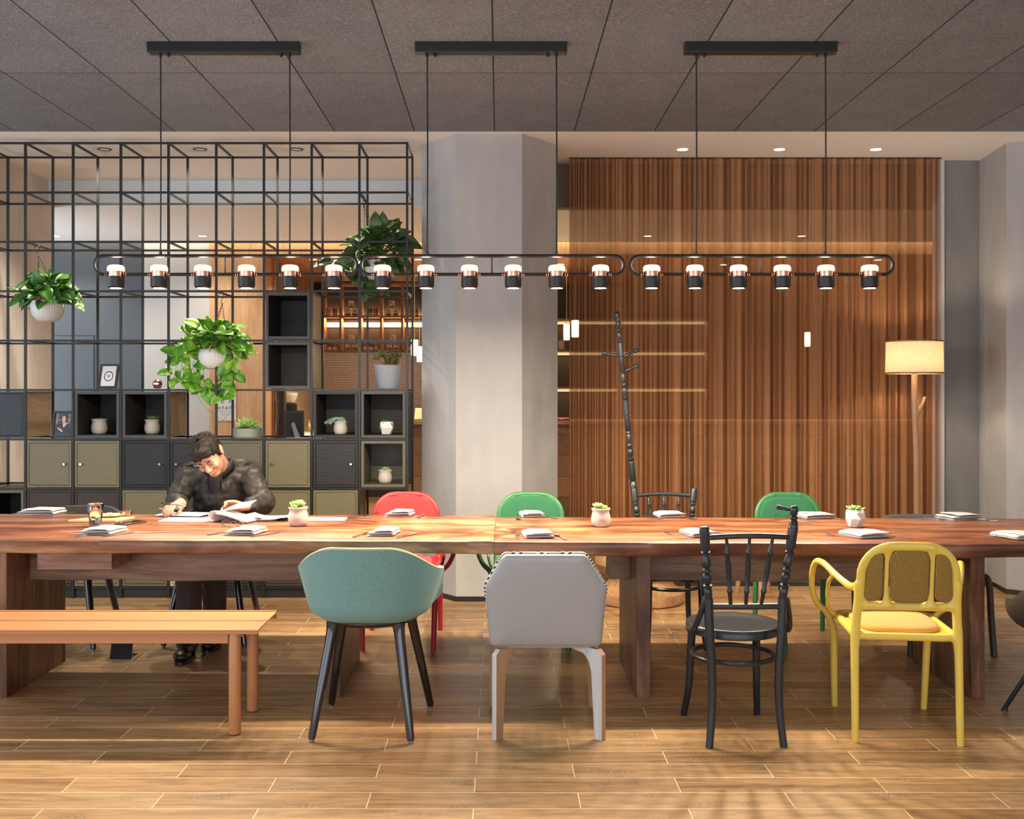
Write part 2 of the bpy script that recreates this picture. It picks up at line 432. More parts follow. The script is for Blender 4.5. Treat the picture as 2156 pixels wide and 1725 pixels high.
def printed():
    t = NT('printed_paper'); x, y, z = t.sep(t.co())[:3]
    q = t.math('FRACT', t.math('MULTIPLY', y, 90)); n = t.noise(t.co((150,20,20)), 2, 2)
    k = t.math('MULTIPLY', t.ramp(q, [(.5, 0.0), (.55, .5)]), t.ramp(n, [(.45, 0.0), (.5, 1.0)]))
    t.set(Base_Color=t.mix(k, (.80,.77,.78), (.42,.40,.44)), Roughness=.7); return t.m
M['printed'] = printed()
def glass(name, col=(1,1,1), ior=1.45, rough=0):
    t = NT(name); t.set(Base_Color=col, Roughness=rough, IOR=ior); t.b.inputs['Transmission Weight'].default_value = 1; return t.m
M['glass'] = glass('clear_glass'); M['water'] = glass('water', ior=1.33)
M['amber'] = plain('amber_liquid', (.22,.07,.02), .1)
M['pale_wood'] = wood('pale_board_wood', [(.3, (.66,.42,.18)), (.7, (.78,.56,.28))], (2, 20, 20), 1, .5, .5)
M['screen'] = plain('phone_screen', (.012,.012,.014), .06)
M['skin'] = plain('skin', (.43,.215,.14), .5, vary=.08, vscale=18)
M['skin'].node_tree.nodes['Principled BSDF'].inputs['Subsurface Weight'].default_value = .12
M['skin'].node_tree.nodes['Principled BSDF'].inputs['Subsurface Radius'].default_value = (.012,.005,.003)
M['lips'] = plain('lips', (.48,.17,.14), .45)
def hair():
    t = NT('dark_hair'); f = t.noise(t.co((120,40,60)), 2.0, 4, .6)
    t.set(Base_Color=t.ramp(f, [(.3, (.004,.003,.0025)), (.7, (.018,.012,.009))]), Roughness=.5)
    return t.bump(f, .7, .006).m
M['hair'] = hair()
M['jacket'] = plain('dark_jacket', (.026,.0225,.021), .47, vary=.3, vscale=14, bump=.5, bscale=14)
for k_ in ('hair', 'jacket'): M[k_].node_tree.nodes['Principled BSDF'].inputs['Specular IOR Level'].default_value = .22
M['shirt'] = plain('black_shirt', (.014,.013,.013), .85)
M['trousers'] = plain('brown_trousers', (.050,.031,.021), .75, vary=.2, vscale=12)
M['shoe'] = plain('brown_shoe', (.022,.013,.009), .38)
M['lamp_dome'] = plain('lamp_dome_glow', (.10,.09,.08), .5, emit=(1.0,.85,.74), es=.56)
M['lamp_lens'] = plain('lamp_lens_glow', (.9,.9,.9), .4, emit=(1.0,.86,.68), es=5)
M['down_lens'] = plain('downlight_glow', (.9,.9,.9), .4, emit=(1.0,.88,.72), es=6)
M['dark_lens'] = plain('dark_downlight', (.05,.05,.05), .3, emit=(1.0,.88,.72), es=.12)
M['led_dim'] = plain('led_strip_dim', (.9,.8,.6), .4, emit=(1.0,.66,.30), es=.27)
M['led'] = plain('led_strip_glow', (.9,.8,.6), .4, emit=(1.0,.66,.30), es=1.3)
M['tube_glow'] = plain('tube_lamp_glow', (.9,.8,.6), .4, emit=(1.0,.74,.42), es=4)
M['cork'] = None
def cork():
    t = NT('cork'); v = t.n('TexVoronoi', {'Vector': t.co(), 'Scale': 60}).outputs['Distance']; a = t.noise(t.co(), 40, 4, .6)
    c = t.ramp(a, [(.3, (.36,.19,.085)), (.7, (.54,.31,.15))])
    t.set(Base_Color=t.mix(t.ramp(v, [(.10, .8), (.22, 0.0)]), c, (.15,.065,.03)), Roughness=.85); return t.m
M['cork'] = cork()
def shade():
    t = NT('linen_shade')
    x, y, z = t.sep(t.co())[:3]
    w = t.noise(t.co((300,300,30)), 2, 3); w2 = t.noise(t.co((30,30,400)), 2, 3)
    f = t.math('MULTIPLY', t.math('ADD', w, w2), .5)
    c = t.ramp(f, [(.38, (.52,.43,.31)), (.62, (.74,.66,.52))])
    t.set(Base_Color=c, Roughness=.9)
    tr = t.n('BsdfTranslucent', {'Color': c}); mx = t.n('MixShader', {0: .45, 1: t.b.outputs[0], 2: tr.outputs[0]})
    t.t.links.new(mx.outputs[0], t.out.inputs['Surface']); return t.m
M['shade'] = shade()
def chain():
    """hanging copper chain mesh: fine herringbone links with gaps between them"""
    t = NT('copper_chain_mesh')
    x, y, z = t.sep(t.co())[:3]
    u = t.math('DIVIDE', x, .031); col = t.math('FLOOR', u)
    tri = t.math('MULTIPLY', t.math('PINGPONG', u, .5), 2.0)
    wn = t.n('TexWhiteNoise', {'W': col}, noise_dimensions='1D').outputs['Value']
    s = t.math('FRACT', t.math('ADD', t.math('DIVIDE', z, .0095), t.math('MULTIPLY', tri, 1.7)))
    link_ = t.math('PINGPONG', s, .5)            # 0 at a gap, .5 on the link
    big = t.noise(t.co((2.2, 1, .12)), 2.0, 3, .55)
    open_ = t.math('ADD', .045, t.math('ADD', t.math('MULTIPLY', wn, .035), t.math('MULTIPLY', big, .11)))
    a = t.ramp(t.math('SUBTRACT', link_, open_), [(.0, 0.0), (.05, 1.0)])
    c = t.ramp(link_, [(.08, (.095,.030,.011)), (.28, (.30,.120,.045)), (.5, (.53,.26,.108))])
    c = t.mix(1, c, t.ramp(wn, [(0, .88), (1, 1.08)]), 'MULTIPLY')
    t.set(Base_Color=c, Metallic=.55, Roughness=.42)
    tr = t.n('BsdfTransparent'); mx = t.n('MixShader', {0: a, 1: tr.outputs[0], 2: t.b.outputs[0]})
    t.t.links.new(mx.outputs[0], t.out.inputs['Surface'])
    t.bump(link_, .5, .004); return t.m
M['chain'] = chain()
# ================================================================ SETTING
CZ = 3.2                                    # dining-room ceiling
XL, XR, YB = -5.4, 5.0, -2.6                # outer walls and the wall behind the camera
def struct(name, mb, mat, label, cat, **kw):
    o = mb.build(name, mat, None, **kw); return tag(o, label, cat, None, 'structure')
struct('floor', MB().box(XL-.2, XR+.2, YB-.2, 15.2, -.06, 0), M['floor'], 'wood-look plank tile floor with pale grout lines', 'floor')
struct('ceiling', MB().box(XL-.2, XR+.2, YB-.2, 7.374, CZ, CZ+.05), M['ceiling'], 'dark grey wood-wool ceiling panels above the long table', 'ceiling')
# pale ceiling strip between the grey panels and the back hall
struct('ceiling_strip', MB().box(XL-.2, .41, 7.374, 9.093, CZ, CZ+.05).box(.41, XR+.2, 7.374, 8.50, CZ, CZ+.05), M['white_paint'], 'pale painted ceiling strip above the shelf and the chain curtain', 'ceiling')
struct('wall_bulkhead', MB().box(XL, .42, 9.093, 9.20, 2.994, CZ+.05), M['grey_white'], 'pale grey bulkhead above the shelf, below the first ceiling', 'wall')
struct('wall_beam', MB().box(.42, 3.75, 8.42, 8.54, 2.86, CZ+.05), M['bulkhead_shaded'], 'bulkhead behind the top of the chain curtain, shade put into its colour', 'wall')
struct('ceiling_rear', MB().box(XL, XR, 9.20, 11.36, 2.994, 3.05).box(.42, XR, 8.54, 9.20, 2.994, 3.05), M['cream_paint'], 'cream ceiling of the back hall', 'ceiling')
struct('ceiling_cove', MB().box(XL, XR, 11.36, 11.62, 3.14, 3.18).box(XL, XR, 11.33, 11.36, 2.994, 3.18), M['cream_paint'], 'light cove along the top of the back wall', 'ceiling')
Yb = 11.5
struct('wall_back_panel', MB().box(XL, -3.761, Yb, Yb+.10, 0, 3.14), M['blue_panel'], 'dark blue-grey wall panel behind the shelf on the left', 'wall')
d = MB(); d.box(-4.76, -4.288, Yb-.006, Yb-.001, .01, 2.017)
o = struct('door_1', d, M['blue_panel'], 'flush dark blue-grey door in the dark wall panel', 'door')
d = MB()
for a, b, c, e in ((-4.288, -4.280, .01, 2.025), (-4.76, -4.288, 2.017, 2.025)): d.box(a, b, Yb-.007, Yb-.002, c, e)
d.build('door_gap', M['black_metal'], o)
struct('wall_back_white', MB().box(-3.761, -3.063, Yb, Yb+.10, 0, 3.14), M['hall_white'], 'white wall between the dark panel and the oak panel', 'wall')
struct('wall_back_oak', MB().box(-3.063, -2.49, Yb-.012, Yb+.35, 0, 3.14), M['oak_wall'], 'oak-clad wall panel left of the bar', 'wall')
struct('wall_back_fascia', MB().box(-2.49, XR, Yb, Yb+.06, 2.886, 3.14), M['oak_wall'], 'oak fascia above the bar opening', 'wall')
struct('ceiling_bar', MB().box(-2.49, XR, Yb+.06, 14.8, 2.886, 2.93), M['orange_wood'], 'orange timber ceiling over the bar', 'ceiling')
w = MB().box(-2.60, -2.49, Yb+.35, 14.8, 0, 2.93)
for i in range(8): w.box(-2.49, -2.47, 11.95+i*.36, 12.0+i*.36, 2.0 if i else 0, 2.886)
struct('wall_bar_side', w, M['orange_wood'], 'timber side wall of the bar niche', 'wall')
struct('wall_bar_back', MB().box(-2.6, XR, 14.72, 14.8, 0, 2.93), M['bar_dark'], 'dark wall behind the bar shelves', 'wall')
struct('wall_tiles', MB().box(-2.5, .60, 14.62, 14.71, .90, WZ(737, 14.6)), M['tiles'], 'small glossy beige tiles below the bar shelves', 'wall')
# side pier on the left, with its end seen through the shelf
struct('wall_left_pier', MB().box(XL, -3.772, 8.1, 9.22, 0, CZ), M['concrete_lit'], 'grey rendered pier behind the left end of the shelf', 'wall')  # paler concrete stands in for light that misses this side
struct('wall_left_back', MB().box(XL-.1, XL, 9.2, 11.6, 0, .3).box(XL-.1, XL, 9.2, 11.6, 2.8, 3.1).box(XL-.1, XL, 11.45, 11.6, .3, 2.8), M['warm_white'], 'left wall of the back hall', 'wall')
struct('wall_right_back', MB().box(XR, XR+.1, 8.5, 14.8, 0, 3.1), M['bar_dark'], 'right wall of the back hall', 'wall')
# octagonal pillar
def pillar(name, plan, label):
    p = MB().prism(plan, (.0, CZ+.01), lambda u, v, q: (u, v, q))
    return struct(name, p, M['concrete'], label, 'pillar', sharp=20)
pm = [(-.2955,7.436), (.156,7.436), (.418,7.786), (.418,8.30), (.156,8.62), (-.2955,8.62), (-.554,8.30), (-.554,7.786)]
o = pillar('wall_pillar', pm, 'grey octagonal rendered pillar between the shelf and the curtain')
def offset_plan(plan, d):
    n = len(plan); c = Vector((sum(p[0] for p in plan)/n, sum(p[1] for p in plan)/n)); out = []
    for p in plan:
        v = Vector(p)-c; out.append(tuple(c+v*(1+d/v.length)))
    return out
def skirting(name, plan, label):
    b = MB(); po = offset_plan(plan, .006); pi = offset_plan(plan, .0005)
    b.rings([[(x, y, z) for x, y in r] for r, z in ((pi, .0), (po, .0), (po, .035), (pi, .035))], loop=True)
    return struct(name, b, M['black_metal'], label, 'skirting')
skirting('baseboard_pillar', pm, 'thin black skirting around the grey pillar')
pr = [(3.665,8.28), (3.60,7.72), (3.80,7.56), (XR,7.56), (XR,8.60), (3.665,8.60)]
pillar('wall_right_pillar', pr, 'grey rendered wall with a chamfered corner right of the curtain')
b = MB(); b.prism([(3.67,8.27),(3.592,7.715),(3.795,7.55),(XR,7.55),(XR,7.6),(3.82,7.6),(3.64,7.75),(3.69,8.27)], (0, .035), lambda u, v, q: (u, v, q))
struct('baseboard_right', b, M['black_metal'], 'thin black skirting under the right-hand wall', 'skirting')
struct('wall_right_return', MB().box(3.385, 3.70, 8.30, 8.42, 0, CZ), M['concrete_shaded'], 'grey wall strip with painted-in shade right of the chain curtain', 'wall')  # shade on this strip is put into the darker concrete colour
struct('trim_right', MB().box(3.352, 3.385, 8.27, 8.42, 0, CZ), M['grey_white'], 'pale edge trim beside the chain curtain', 'trim')
struct('trim_plinth', MB().box(.42, 3.66, 8.02, 8.42, 0, .028), M['bar_dark'], 'low dark timber plinth under the chain curtain', 'trim')
# the rest of the room, with its windows
wl = MB(); z0, z1 = .35, 2.9
wl.box(XL-.15, XL, YB, 7.3, 0, z0).box(XL-.15, XL, YB, 7.3, z1, CZ)
for a, b in ((YB, -1.6), (1.4, 1.9), (5.0, 5.4), (6.9, 8.12)): wl.box(XL-.15, XL, a, b, 0 if a > 6 else z0, CZ if a > 6 else z1)
struct('wall_left', wl, M['warm_white'], 'left wall with tall windows', 'wall')
struct('wall_right', MB().box(XR, XR+.1, YB, 7.58, 0, CZ), M['warm_white'], 'right wall of the dining room', 'wall')
wb = MB().box(XL, XR, YB-.15, YB, 0, z0).box(XL, XR, YB-.15, YB, z1, CZ)
for a, b in ((XL, -4.6), (-1.4, -1.0), (2.2, 2.6), (4.6, XR)): wb.box(a, b, YB-.15, YB, z0, z1)
struct('wall_front', wb, M['warm_white'], 'window wall behind the camera', 'wall')
wn = 0
def window(name, label, p0, p1, horizontal):
    f = MB(); w_ = .05
    a, b = p0, p1
    for i in range(4):
        q = lerp(a, b, i/3)
        if horizontal: f.box(q-w_/2, q+w_/2, YB-.11, YB-.05, z0, z1)
        else: f.box(XL-.11, XL-.05, q-w_/2, q+w_/2, z0, z1)
    for z in (z0+.025, z1-.025):
        if horizontal: f.box(a, b, YB-.11, YB-.05, z-w_/2, z+w_/2)
        else: f.box(XL-.11, XL-.05, a, b, z-w_/2, z+w_/2)
    struct(name, f, M['black_metal'], label, 'window')
window('window_1', 'tall window in the left wall nearest the camera', -1.6, 1.4, False)
window('window_2', 'tall window in the middle of the left wall', 1.9, 5.0, False)
window('window_3', 'window in the left wall beside the shelf', 5.4, 6.9, False)
window('window_4', 'left window behind the camera', -4.6, -1.4, True)
window('window_5', 'middle window behind the camera', -1.0, 2.2, True)
window('window_6', 'right window behind the camera', 2.6, 4.6, True)
# ---------------------------------------------------------------- light sources
WARM = (1.0, .86, .68)
def area(name, loc, rot, sx, sy, e, col=(1,1,1), spread=180):
    l = bpy.data.lights.new(name, 'AREA'); l.shape = 'RECTANGLE'; l.size = sx; l.size_y = sy; l.energy = e; l.color = col; l.spread = math.radians(spread)
    o = bpy.data.objects.new(name, l); COL.objects.link(o); o.location = loc; o.rotation_euler = rot; return o
def spot(name, loc, e, ang=100, blend=.6, col=WARM, r=.03, rot=(0,0,0)):
    l = bpy.data.lights.new(name, 'SPOT'); l.energy = e; l.spot_size = math.radians(ang); l.spot_blend = blend; l.color = col; l.shadow_soft_size = r
    o = bpy.data.objects.new(name, l); COL.objects.link(o); o.location = loc; o.rotation_euler = rot; return o
def point(name, loc, e, col=WARM, r=.04):
    l = bpy.data.lights.new(name, 'POINT'); l.energy = e; l.color = col; l.shadow_soft_size = r
    o = bpy.data.objects.new(name, l); COL.objects.link(o); o.location = loc; return o
DAY = (.78, .89, 1.0)
K_DAY, K_PEND, K_DOWN = .55, 1.9, 1.0
for y, l, e in ((-.1, 3.0, 60), (3.45, 3.1, 70), (6.15, 1.5, 30)):
    area('daylight_left', (XL-.02, y, 1.65), (0, -PI/2, 0), 2.5, l, e*K_DAY, DAY)
for x, l, e in ((-3.0, 3.2, 75), (.6, 3.2, 75), (3.6, 2.0, 45)):
    area('daylight_front', (x, YB+.0, 1.65), (PI/2, 0, 0), l, 2.5, e*K_DAY, (.90,.94,1.0))
area('daylight_hall', (XL-.03, 10.35, 1.55), (0, -PI/2, 0), 2.4, 2.1, 30, (.84,.92,1.0))
wd = bpy.data.worlds.new('world'); S.world = wd; wd.use_nodes = True
bg = wd.node_tree.nodes['Background']; bg.inputs[0].default_value = (.75,.86,1,1); bg.inputs[1].default_value = .6
# ---------------------------------------------------------------- recessed downlights
def downlight(x, y, z, label, group, e, ang=105, dark=False):
    t = thing('downlight', label, 'ceiling light', (x, y, z), 0, group)
    r = MB().lathe([(.050, 0), (.050, -.004), (.040, -.004), (.040, .002)], 20); r.build('trim_ring', M['black_metal'] if dark else M['white_paint'], t)
    MB().lathe([(.039, -.0015), (.039, -.0005)], 20).build('lens', M['dark_lens'] if dark else M['down_lens'], t)
    spot('downlight_beam', (x, y, z-.02), e*K_DOWN, ang, .7)
for i, (px, w_) in enumerate(((1437, 'left'), (1641, 'middle'), (1844, 'right'))):
    downlight(WX(px, 7.91), 7.91, CZ-.001, w_+' of the three round downlights in front of the chain curtain', 'downlights above the curtain', 24, 62)
for i, (px, w_) in enumerate(((220, 'left'), (421, 'middle'), (624, 'right'))):
    downlight(WX(px, 7.91), 7.91, CZ-.001, w_+' of the three dark-rimmed downlights above the shelf', 'downlights above the shelf', 75, 118, dark=True)
for px, w_, e in ((119, 'pale downlight in the cream ceiling seen near the left pier', 30), (427, 'pale downlight in the cream ceiling above the oak panel', 30), (782, 'pale downlight in the cream ceiling behind the upper hanging plant', 30), (1364, 'left pale downlight in the cream ceiling behind the curtain', 45), (1688, 'right pale downlight in the cream ceiling behind the curtain', 45)):
    downlight(WX(px, 10.9), 10.9, 2.993, w_, 'downlights in the back hall', e*1.1, 130)
for px, py, w_ in ((660, 546, 'left downlight in the orange bar ceiling'), (881, 546, 'downlight in the orange bar ceiling beside the pillar'), (1180, 556, 'downlight in the orange bar ceiling right of the pillar'), (1523, 557, 'downlight in the orange bar ceiling behind the curtain'), (1848, 547, 'rightmost downlight in the orange bar ceiling behind the curtain')):
    Y = 1.441*F/(822-py); downlight(WX(px, Y), Y, 2.885, w_, 'downlights in the bar ceiling', 70, 120)
for x in (-3.2, -1.6, 0.0, 1.6, 3.2):  # added out of view to brighten the floor before the table
    for y in (2.6,):
        downlight(x, y, CZ-.001, 'added unseen downlight brightening the open floor in front of the table', 'added downlights over the open floor', 26, 100)
area('cove_light', (0, 11.43, 3.12), (0, 0, 0), 9.6, .06, 24, (1.0,.78,.50))
# ================================================================ CHAIN CURTAIN
c = MB(); x0, x1 = WX(1198, 8.235), WX(1979, 8.235); rows = []; n = 520
random.seed(3); ph = [random.uniform(0, 6.28) for _ in range(6)]
for z in [lerp(.03, CZ-.004, k/6) for k in range(7)]:
    row = []
    for i in range(n+1):
        x = lerp(x0, x1, i/n); q = .35+.65*(z/CZ)
        y = 8.215+.013*math.sin(x*58+ph[0]+1.5*math.sin(x*7+ph[1]))+.009*math.sin(x*97+ph[2]+2*math.sin(x*5))+.008*math.sin(x*23+ph[3]+.25*z)
        if x < x0+.26: y += .012*math.sin((x-x0)*150)
        row.append((x, y, z))
    rows.append(row)
cu = c.grid(rows).build('chain_curtain', M['chain'], None, sharp=180, recalc=False)
tag(cu, 'copper-brown hanging metal chain curtain filling the opening right of the pillar', 'curtain')
struct('trim_curtain_track', MB().box(x0, x1, 8.19, 8.24, CZ-.004, CZ-.0005), M['bar_dark'], 'slim dark track the chain curtain hangs from', 'trim')
# ================================================================ PENDANT LIGHTS over the table
PY = 5.5
def pend():
    t = thing('pendant_light', '', 'pendant light', (0, PY, CZ))
    # local x relative to the canopy's left cable; origin at ceiling over frame centre
    sc = PY/F
    fx = lambda px: (px-475)*sc; fz = lambda py: WZ(py, PY)-CZ
    cx0, cx1 = fx(313), fx(632)
    ca = MB().box(cx0, cx1, -.032, .032, -.052, 0).build('canopy', M['black_metal'], t, bev=.003)
    for px in (338, 355, 592, 610): MB().lathe([(.008,0),(.008,-.016)], 10, (fx(px), 0, -.052)).build('cable_gland', M['black_metal'], ca)
    for px in (338, 610):
        MB().tube([(fx(px), 0, -.06), (fx(px)+.002, 0, -.6), (fx(px), 0, fz(534))], .0038, 8).build('cable', M['black_metal'], t)
    x0, x1, zt, zb = fx(199), fx(751.5), fz(539), fz(578); R = (zt-zb)*.49
    pts = []
    for c0, a0, a1 in (((x1-R, zt-R), 90, 0), ((x1-R, zb+R), 0, -90), ((x0+R, zb+R), -90, -180), ((x0+R, zt-R), 180, 90)):
        for q in range(7):
            a = math.radians(lerp(a0, a1, q/6)); pts.append((c0[0]+R*math.cos(a), 0, c0[1]+R*math.sin(a)))
    f = MB().tube(pts, .0088, 10, loop=True, up=(0,1,0))
    for px in (338, 610): f.lathe([(.0075, 0), (.0075, .022)], 10, (fx(px), 0, zt))
    f.build('frame', M['black_metal'], t)
    MB().tube([(fx(474), 0, zt), (fx(474), 0, zb)], .0045, 8).build('strut', M['black_metal'], t)
    for px in (244, 335, 427, 519, 611, 703):
        b = MB().lathe([(.0, fz(607)), (.034, fz(607)), (.0415, fz(604)), (.0425, fz(600)), (.0425, fz(583)), (.036, fz(582)), (0, fz(582))], 28).build('lamp', M['black_metal'], t, (fx(px), 0, 0))
        MB().lathe([(.036, fz(582.5)), (.036, fz(571))], 28).build('collar', M['copper'], b)
        MB().lathe([(0, fz(571.5)), (.042, fz(571.5)), (.0435, fz(570)), (.0435, fz(565)), (.041, fz(561.5)), (.034, fz(559)), (.02, fz(558.2)), (0, fz(558))], 28).build('dome', M['lamp_dome'], b)
        MB().lathe([(.029, fz(607.6)), (.029, fz(606.5))], 24).build('lens', M['lamp_lens'], b)
        for s in (-1, 1):
            MB().lathe([(.0065,.036), (.0065,.041), (.011,.041), (.011,.045), (.007,.046), (.007,.050), (.011,.051), (.011,.055), (.006,.058)], 12, (0,0,zb), Matrix.Rotation(s*PI/2, 3, 'Y')).build('knob', M['copper'], b)
    return t
p0 = pend()
for i, (px, lab) in enumerate(((475, 'left'), (1036.5, 'middle'), (1603, 'right'))):
    p = p0 if i == 0 else copy_tree(p0)
    p.location = (WX(px, PY), PY, CZ)
    tag(p, lab+' of the three long black pendant lights with six small lamps each', 'pendant light', 'pendant lights over the table')
    for q in (244, 335, 427, 519, 611, 703):
        x = WX(px, PY)+(q-475)*PY/F
        l_ = area('pendant_beam', (x, PY, WZ(610, PY)), (0,0,0), .056, .056, 3.6*K_PEND, (1.0,.84,.64)); l_.data.shape = 'DISK'
        point('pendant_glow', (x, PY, WZ(553, PY)), .55*K_PEND, (1.0,.84,.70), .035)
# ================================================================ SHELF GRID
YF, YK = 7.555, 8.035
GX = lambda k: WX(857, YF)-.3317*(8-k)
GZ = lambda r: WZ(301, YF)-.3434*r
g = thing('grid_shelf', 'tall black metal grid shelving frame standing left of the pillar', 'shelf', (GX(3), YF, 0))
ox = GX(3); hw = .0079
def gbox(name, x0, x1, y0, y1, z0, z1): return MB().box(x0-ox, x1-ox, y0-YF, y1-YF, z0, z1).build(name, M['shelf_metal'], g)
for k in range(-2, 9):
    x = GX(k)
    gbox('post', x-hw, x+hw, YF, YF+2*hw, 0.0, GZ(0)+hw); gbox('post', x-hw, x+hw, YK-2*hw, YK, 0.0, GZ(0)+hw)
for r in range(0, 10):
    z = GZ(r); q = hw*.9
    gbox('rail', GX(-2)-hw, GX(8)+hw, YF+.001, YF+2*hw-.001, z-q, z+q); gbox('rail', GX(-2)-hw, GX(8)+hw, YK-2*hw+.001, YK-.001, z-q, z+q)
for r in range(0, 6):
    for k in range(-2, 9):
        if r == 5 and k not in (-2, -1, 0, 3, 4, 5): continue
        x = GX(k); z = GZ(r); gbox('cross_bar', x-hw*.9, x+hw*.9, YF+.01, YK-.01, z-hw*.8, z+hw*.8)
for k in (-2, -1): gbox('cross_bar', GX(k)-hw*.9, GX(k)+hw*.9, YF+.01, YK-.01, GZ(7)-hw*.8, GZ(7)+hw*.8)
# cubby boxes and cabinets standing in the grid
BX = .012
def cell(k, r): return GX(k)+BX, GX(k+1)-BX, GZ(r+1)+.0105, GZ(r)-.0105
def cubby(k, r, mat, label, inner='box_inner', side=None):
    x0, x1, z0, z1 = cell(k, r); cx = (x0+x1)/2; t_ = .018
    t = thing('cubby_box', label, 'cubby box', (cx, YF, z0), 0, 'open cubby boxes in the grid shelf'); w = (x1-x0)/2; h = z1-z0; D = YK-YF-.024
    b = MB()
    b.box(-w, -w+t_, .004, D, 0, h).box(w-t_, w, .004, D, 0, h).box(-w+t_, w-t_, .004, D, 0, t_).box(-w+t_, w-t_, .004, D, h-t_, h)
    b.build('frame', M[mat], t)
    i = MB(); e = .002
    i.box(-w+t_, w-t_, D-.012, D-.002, t_, h-t_)
    i.box(-w+t_, -w+t_+e, .010, D-.012, t_, h-t_).box(w-t_-e, w-t_, .010, D-.012, t_, h-t_).box(-w+t_, w-t_, .010, D-.012, t_, t_+e).box(-w+t_, w-t_, .010, D-.012, h-t_-e, h-t_)
    i.build('lining', M[inner], t)
    if side: MB().box(w+.0005, w+.0045, .02, D, .002, h-.002).build('side_panel', M[side], t)
    return t
def cabinet(k, r, mat, label, knob=0, side=None, face='door'):
    x0, x1, z0, z1 = cell(k, r); cx = (x0+x1)/2
    t = thing('cabinet_box', label, 'cabinet', (cx, YF, z0), 0, 'closed cabinets in the grid shelf'); w = (x1-x0)/2; h = z1-z0; D = YK-YF-.024; t_ = .014
    b = MB(); b.box(-w, -w+t_, .004, D, 0, h).box(w-t_, w, .004, D, 0, h).box(-w+t_, w-t_, .004, D, 0, t_).box(-w+t_, w-t_, .004, D, h-t_, h).box(-w+t_, w-t_, D-.01, D, t_, h-t_)
    b.build('body', M[mat], t)
    g_ = .0025
    d = MB().box(-w+t_+g_, w-t_-g_, .006, .024, t_+g_, h-t_-g_).build('door', M[mat], t, bev=.0015)
    if knob:
        kb = MB().lathe([(0,.024),(.008,.024),(.011,.018),(.008,.012),(.005,.008),(.006,0)], 14, (knob*(w-.045), .006, h*.5), Matrix.Rotation(PI/2, 3, 'X')); kb.build('knob', M['chrome'], d)
    if side: MB().box(w+.0005, w+.0045, .02, D, .002, h-.002).build('side_panel', M[side], t)
    return t
cubby(5, 3, 'box_grey', 'empty dark grey open box, upper of the two stacked under the pendant lamps', side='box_pale')
cubby(5, 4, 'box_grey', 'empty dark grey open box, lower of the two stacked under the pendant lamps', side='box_pale')
cabinet(-1, 5, 'box_navy', 'navy fronted closed box at the far left of the shelf', side='box_side')
cubby(1, 5, 'box_grey', 'dark open box holding a short potted succulent, right of the portrait frame')
cubby(2, 5, 'box_grey', 'dark open box holding a spiky succulent, below the copper ornament', side='box_side')
cubby(6, 5, 'box_black', 'black open box holding the drooping grey-green succulent')
cubby(7, 5, 'box_grey', 'dark open box holding the white faceted pot, under the blue-grey planter', side='box_grey')
cubby(7, 6, 'box_olive_dark', 'olive open box holding a small succulent, lowest box at the right end', inner='box_olive_dark', side='box_grey')
cubby(-1, 7, 'box_olive_dark', 'empty olive-framed open box at the far left behind the table edge')
cabinet(0, 6, 'box_olive', 'olive cabinet with its knob at the right, under the portrait frame', 1)
cabinet(1, 6, 'box_olive', 'olive cabinet with its knob at the left, second from the left', -1)
cabinet(2, 6, 'box_black', 'black cabinet with its knob at the right, left of the reading man', 1)
cabinet(3, 6, 'box_black', 'black cabinet partly hidden behind the reading man, knob at the left', -1)
cabinet(4, 6, 'box_olive_dark', 'dark olive cabinet behind the reading man, under the wide green planter', 1)
cabinet(5, 6, 'box_olive', 'olive cabinet with its knob at the left, right of the reading man', -1)
cabinet(6, 6, 'box_black', 'black ribbed cabinet with its knob at the right, under the drooping succulent', 1)
for k, m, lab in ((0, 'box_brown', 'dark brown cabinet just above the table edge at the left, behind the napkin'), (1, 'box_brown', 'dark brown cabinet just above the table edge, behind the water glass'), (2, 'box_olive', "olive cabinet just above the table edge, left of the man's hand"), (3, 'box_brown', 'dark brown cabinet behind the sleeve of the reading man'), (4, 'box_brown', 'dark cabinet hidden behind the chest of the reading man'), (5, 'box_olive', 'olive cabinet just above the table edge, behind the potted succulent'), (6, 'box_olive', 'olive cabinet just above the table edge, left of the red chair')):
    cabinet(k, 7, m, lab)
for k, m, lab in ((-1, 'box_olive', 'bottom-row olive cabinet at the far left'), (0, 'box_brown', 'bottom-row dark cabinet behind the left table leg'), (1, 'box_olive', 'bottom-row pale olive cabinet seen under the table at the left'), (2, 'box_olive_dark', 'bottom-row dark cabinet seen under the table left of the trousers'), (3, 'box_pale', 'bottom-row pale cabinet seen under the table behind the trousers'), (4, 'box_black', 'bottom-row dark cabinet seen under the table right of the trousers'), (5, 'box_brown', 'bottom-row dark cabinet seen beside the teal chair')):
    cabinet(k, 8, m, lab)
MBp = MB().box(GX(-2)-ox, GX(7)-ox, .02, YK-YF-.02, .0, GZ(9)-.012); MBp.build('plinth', M['black_metal'], g)
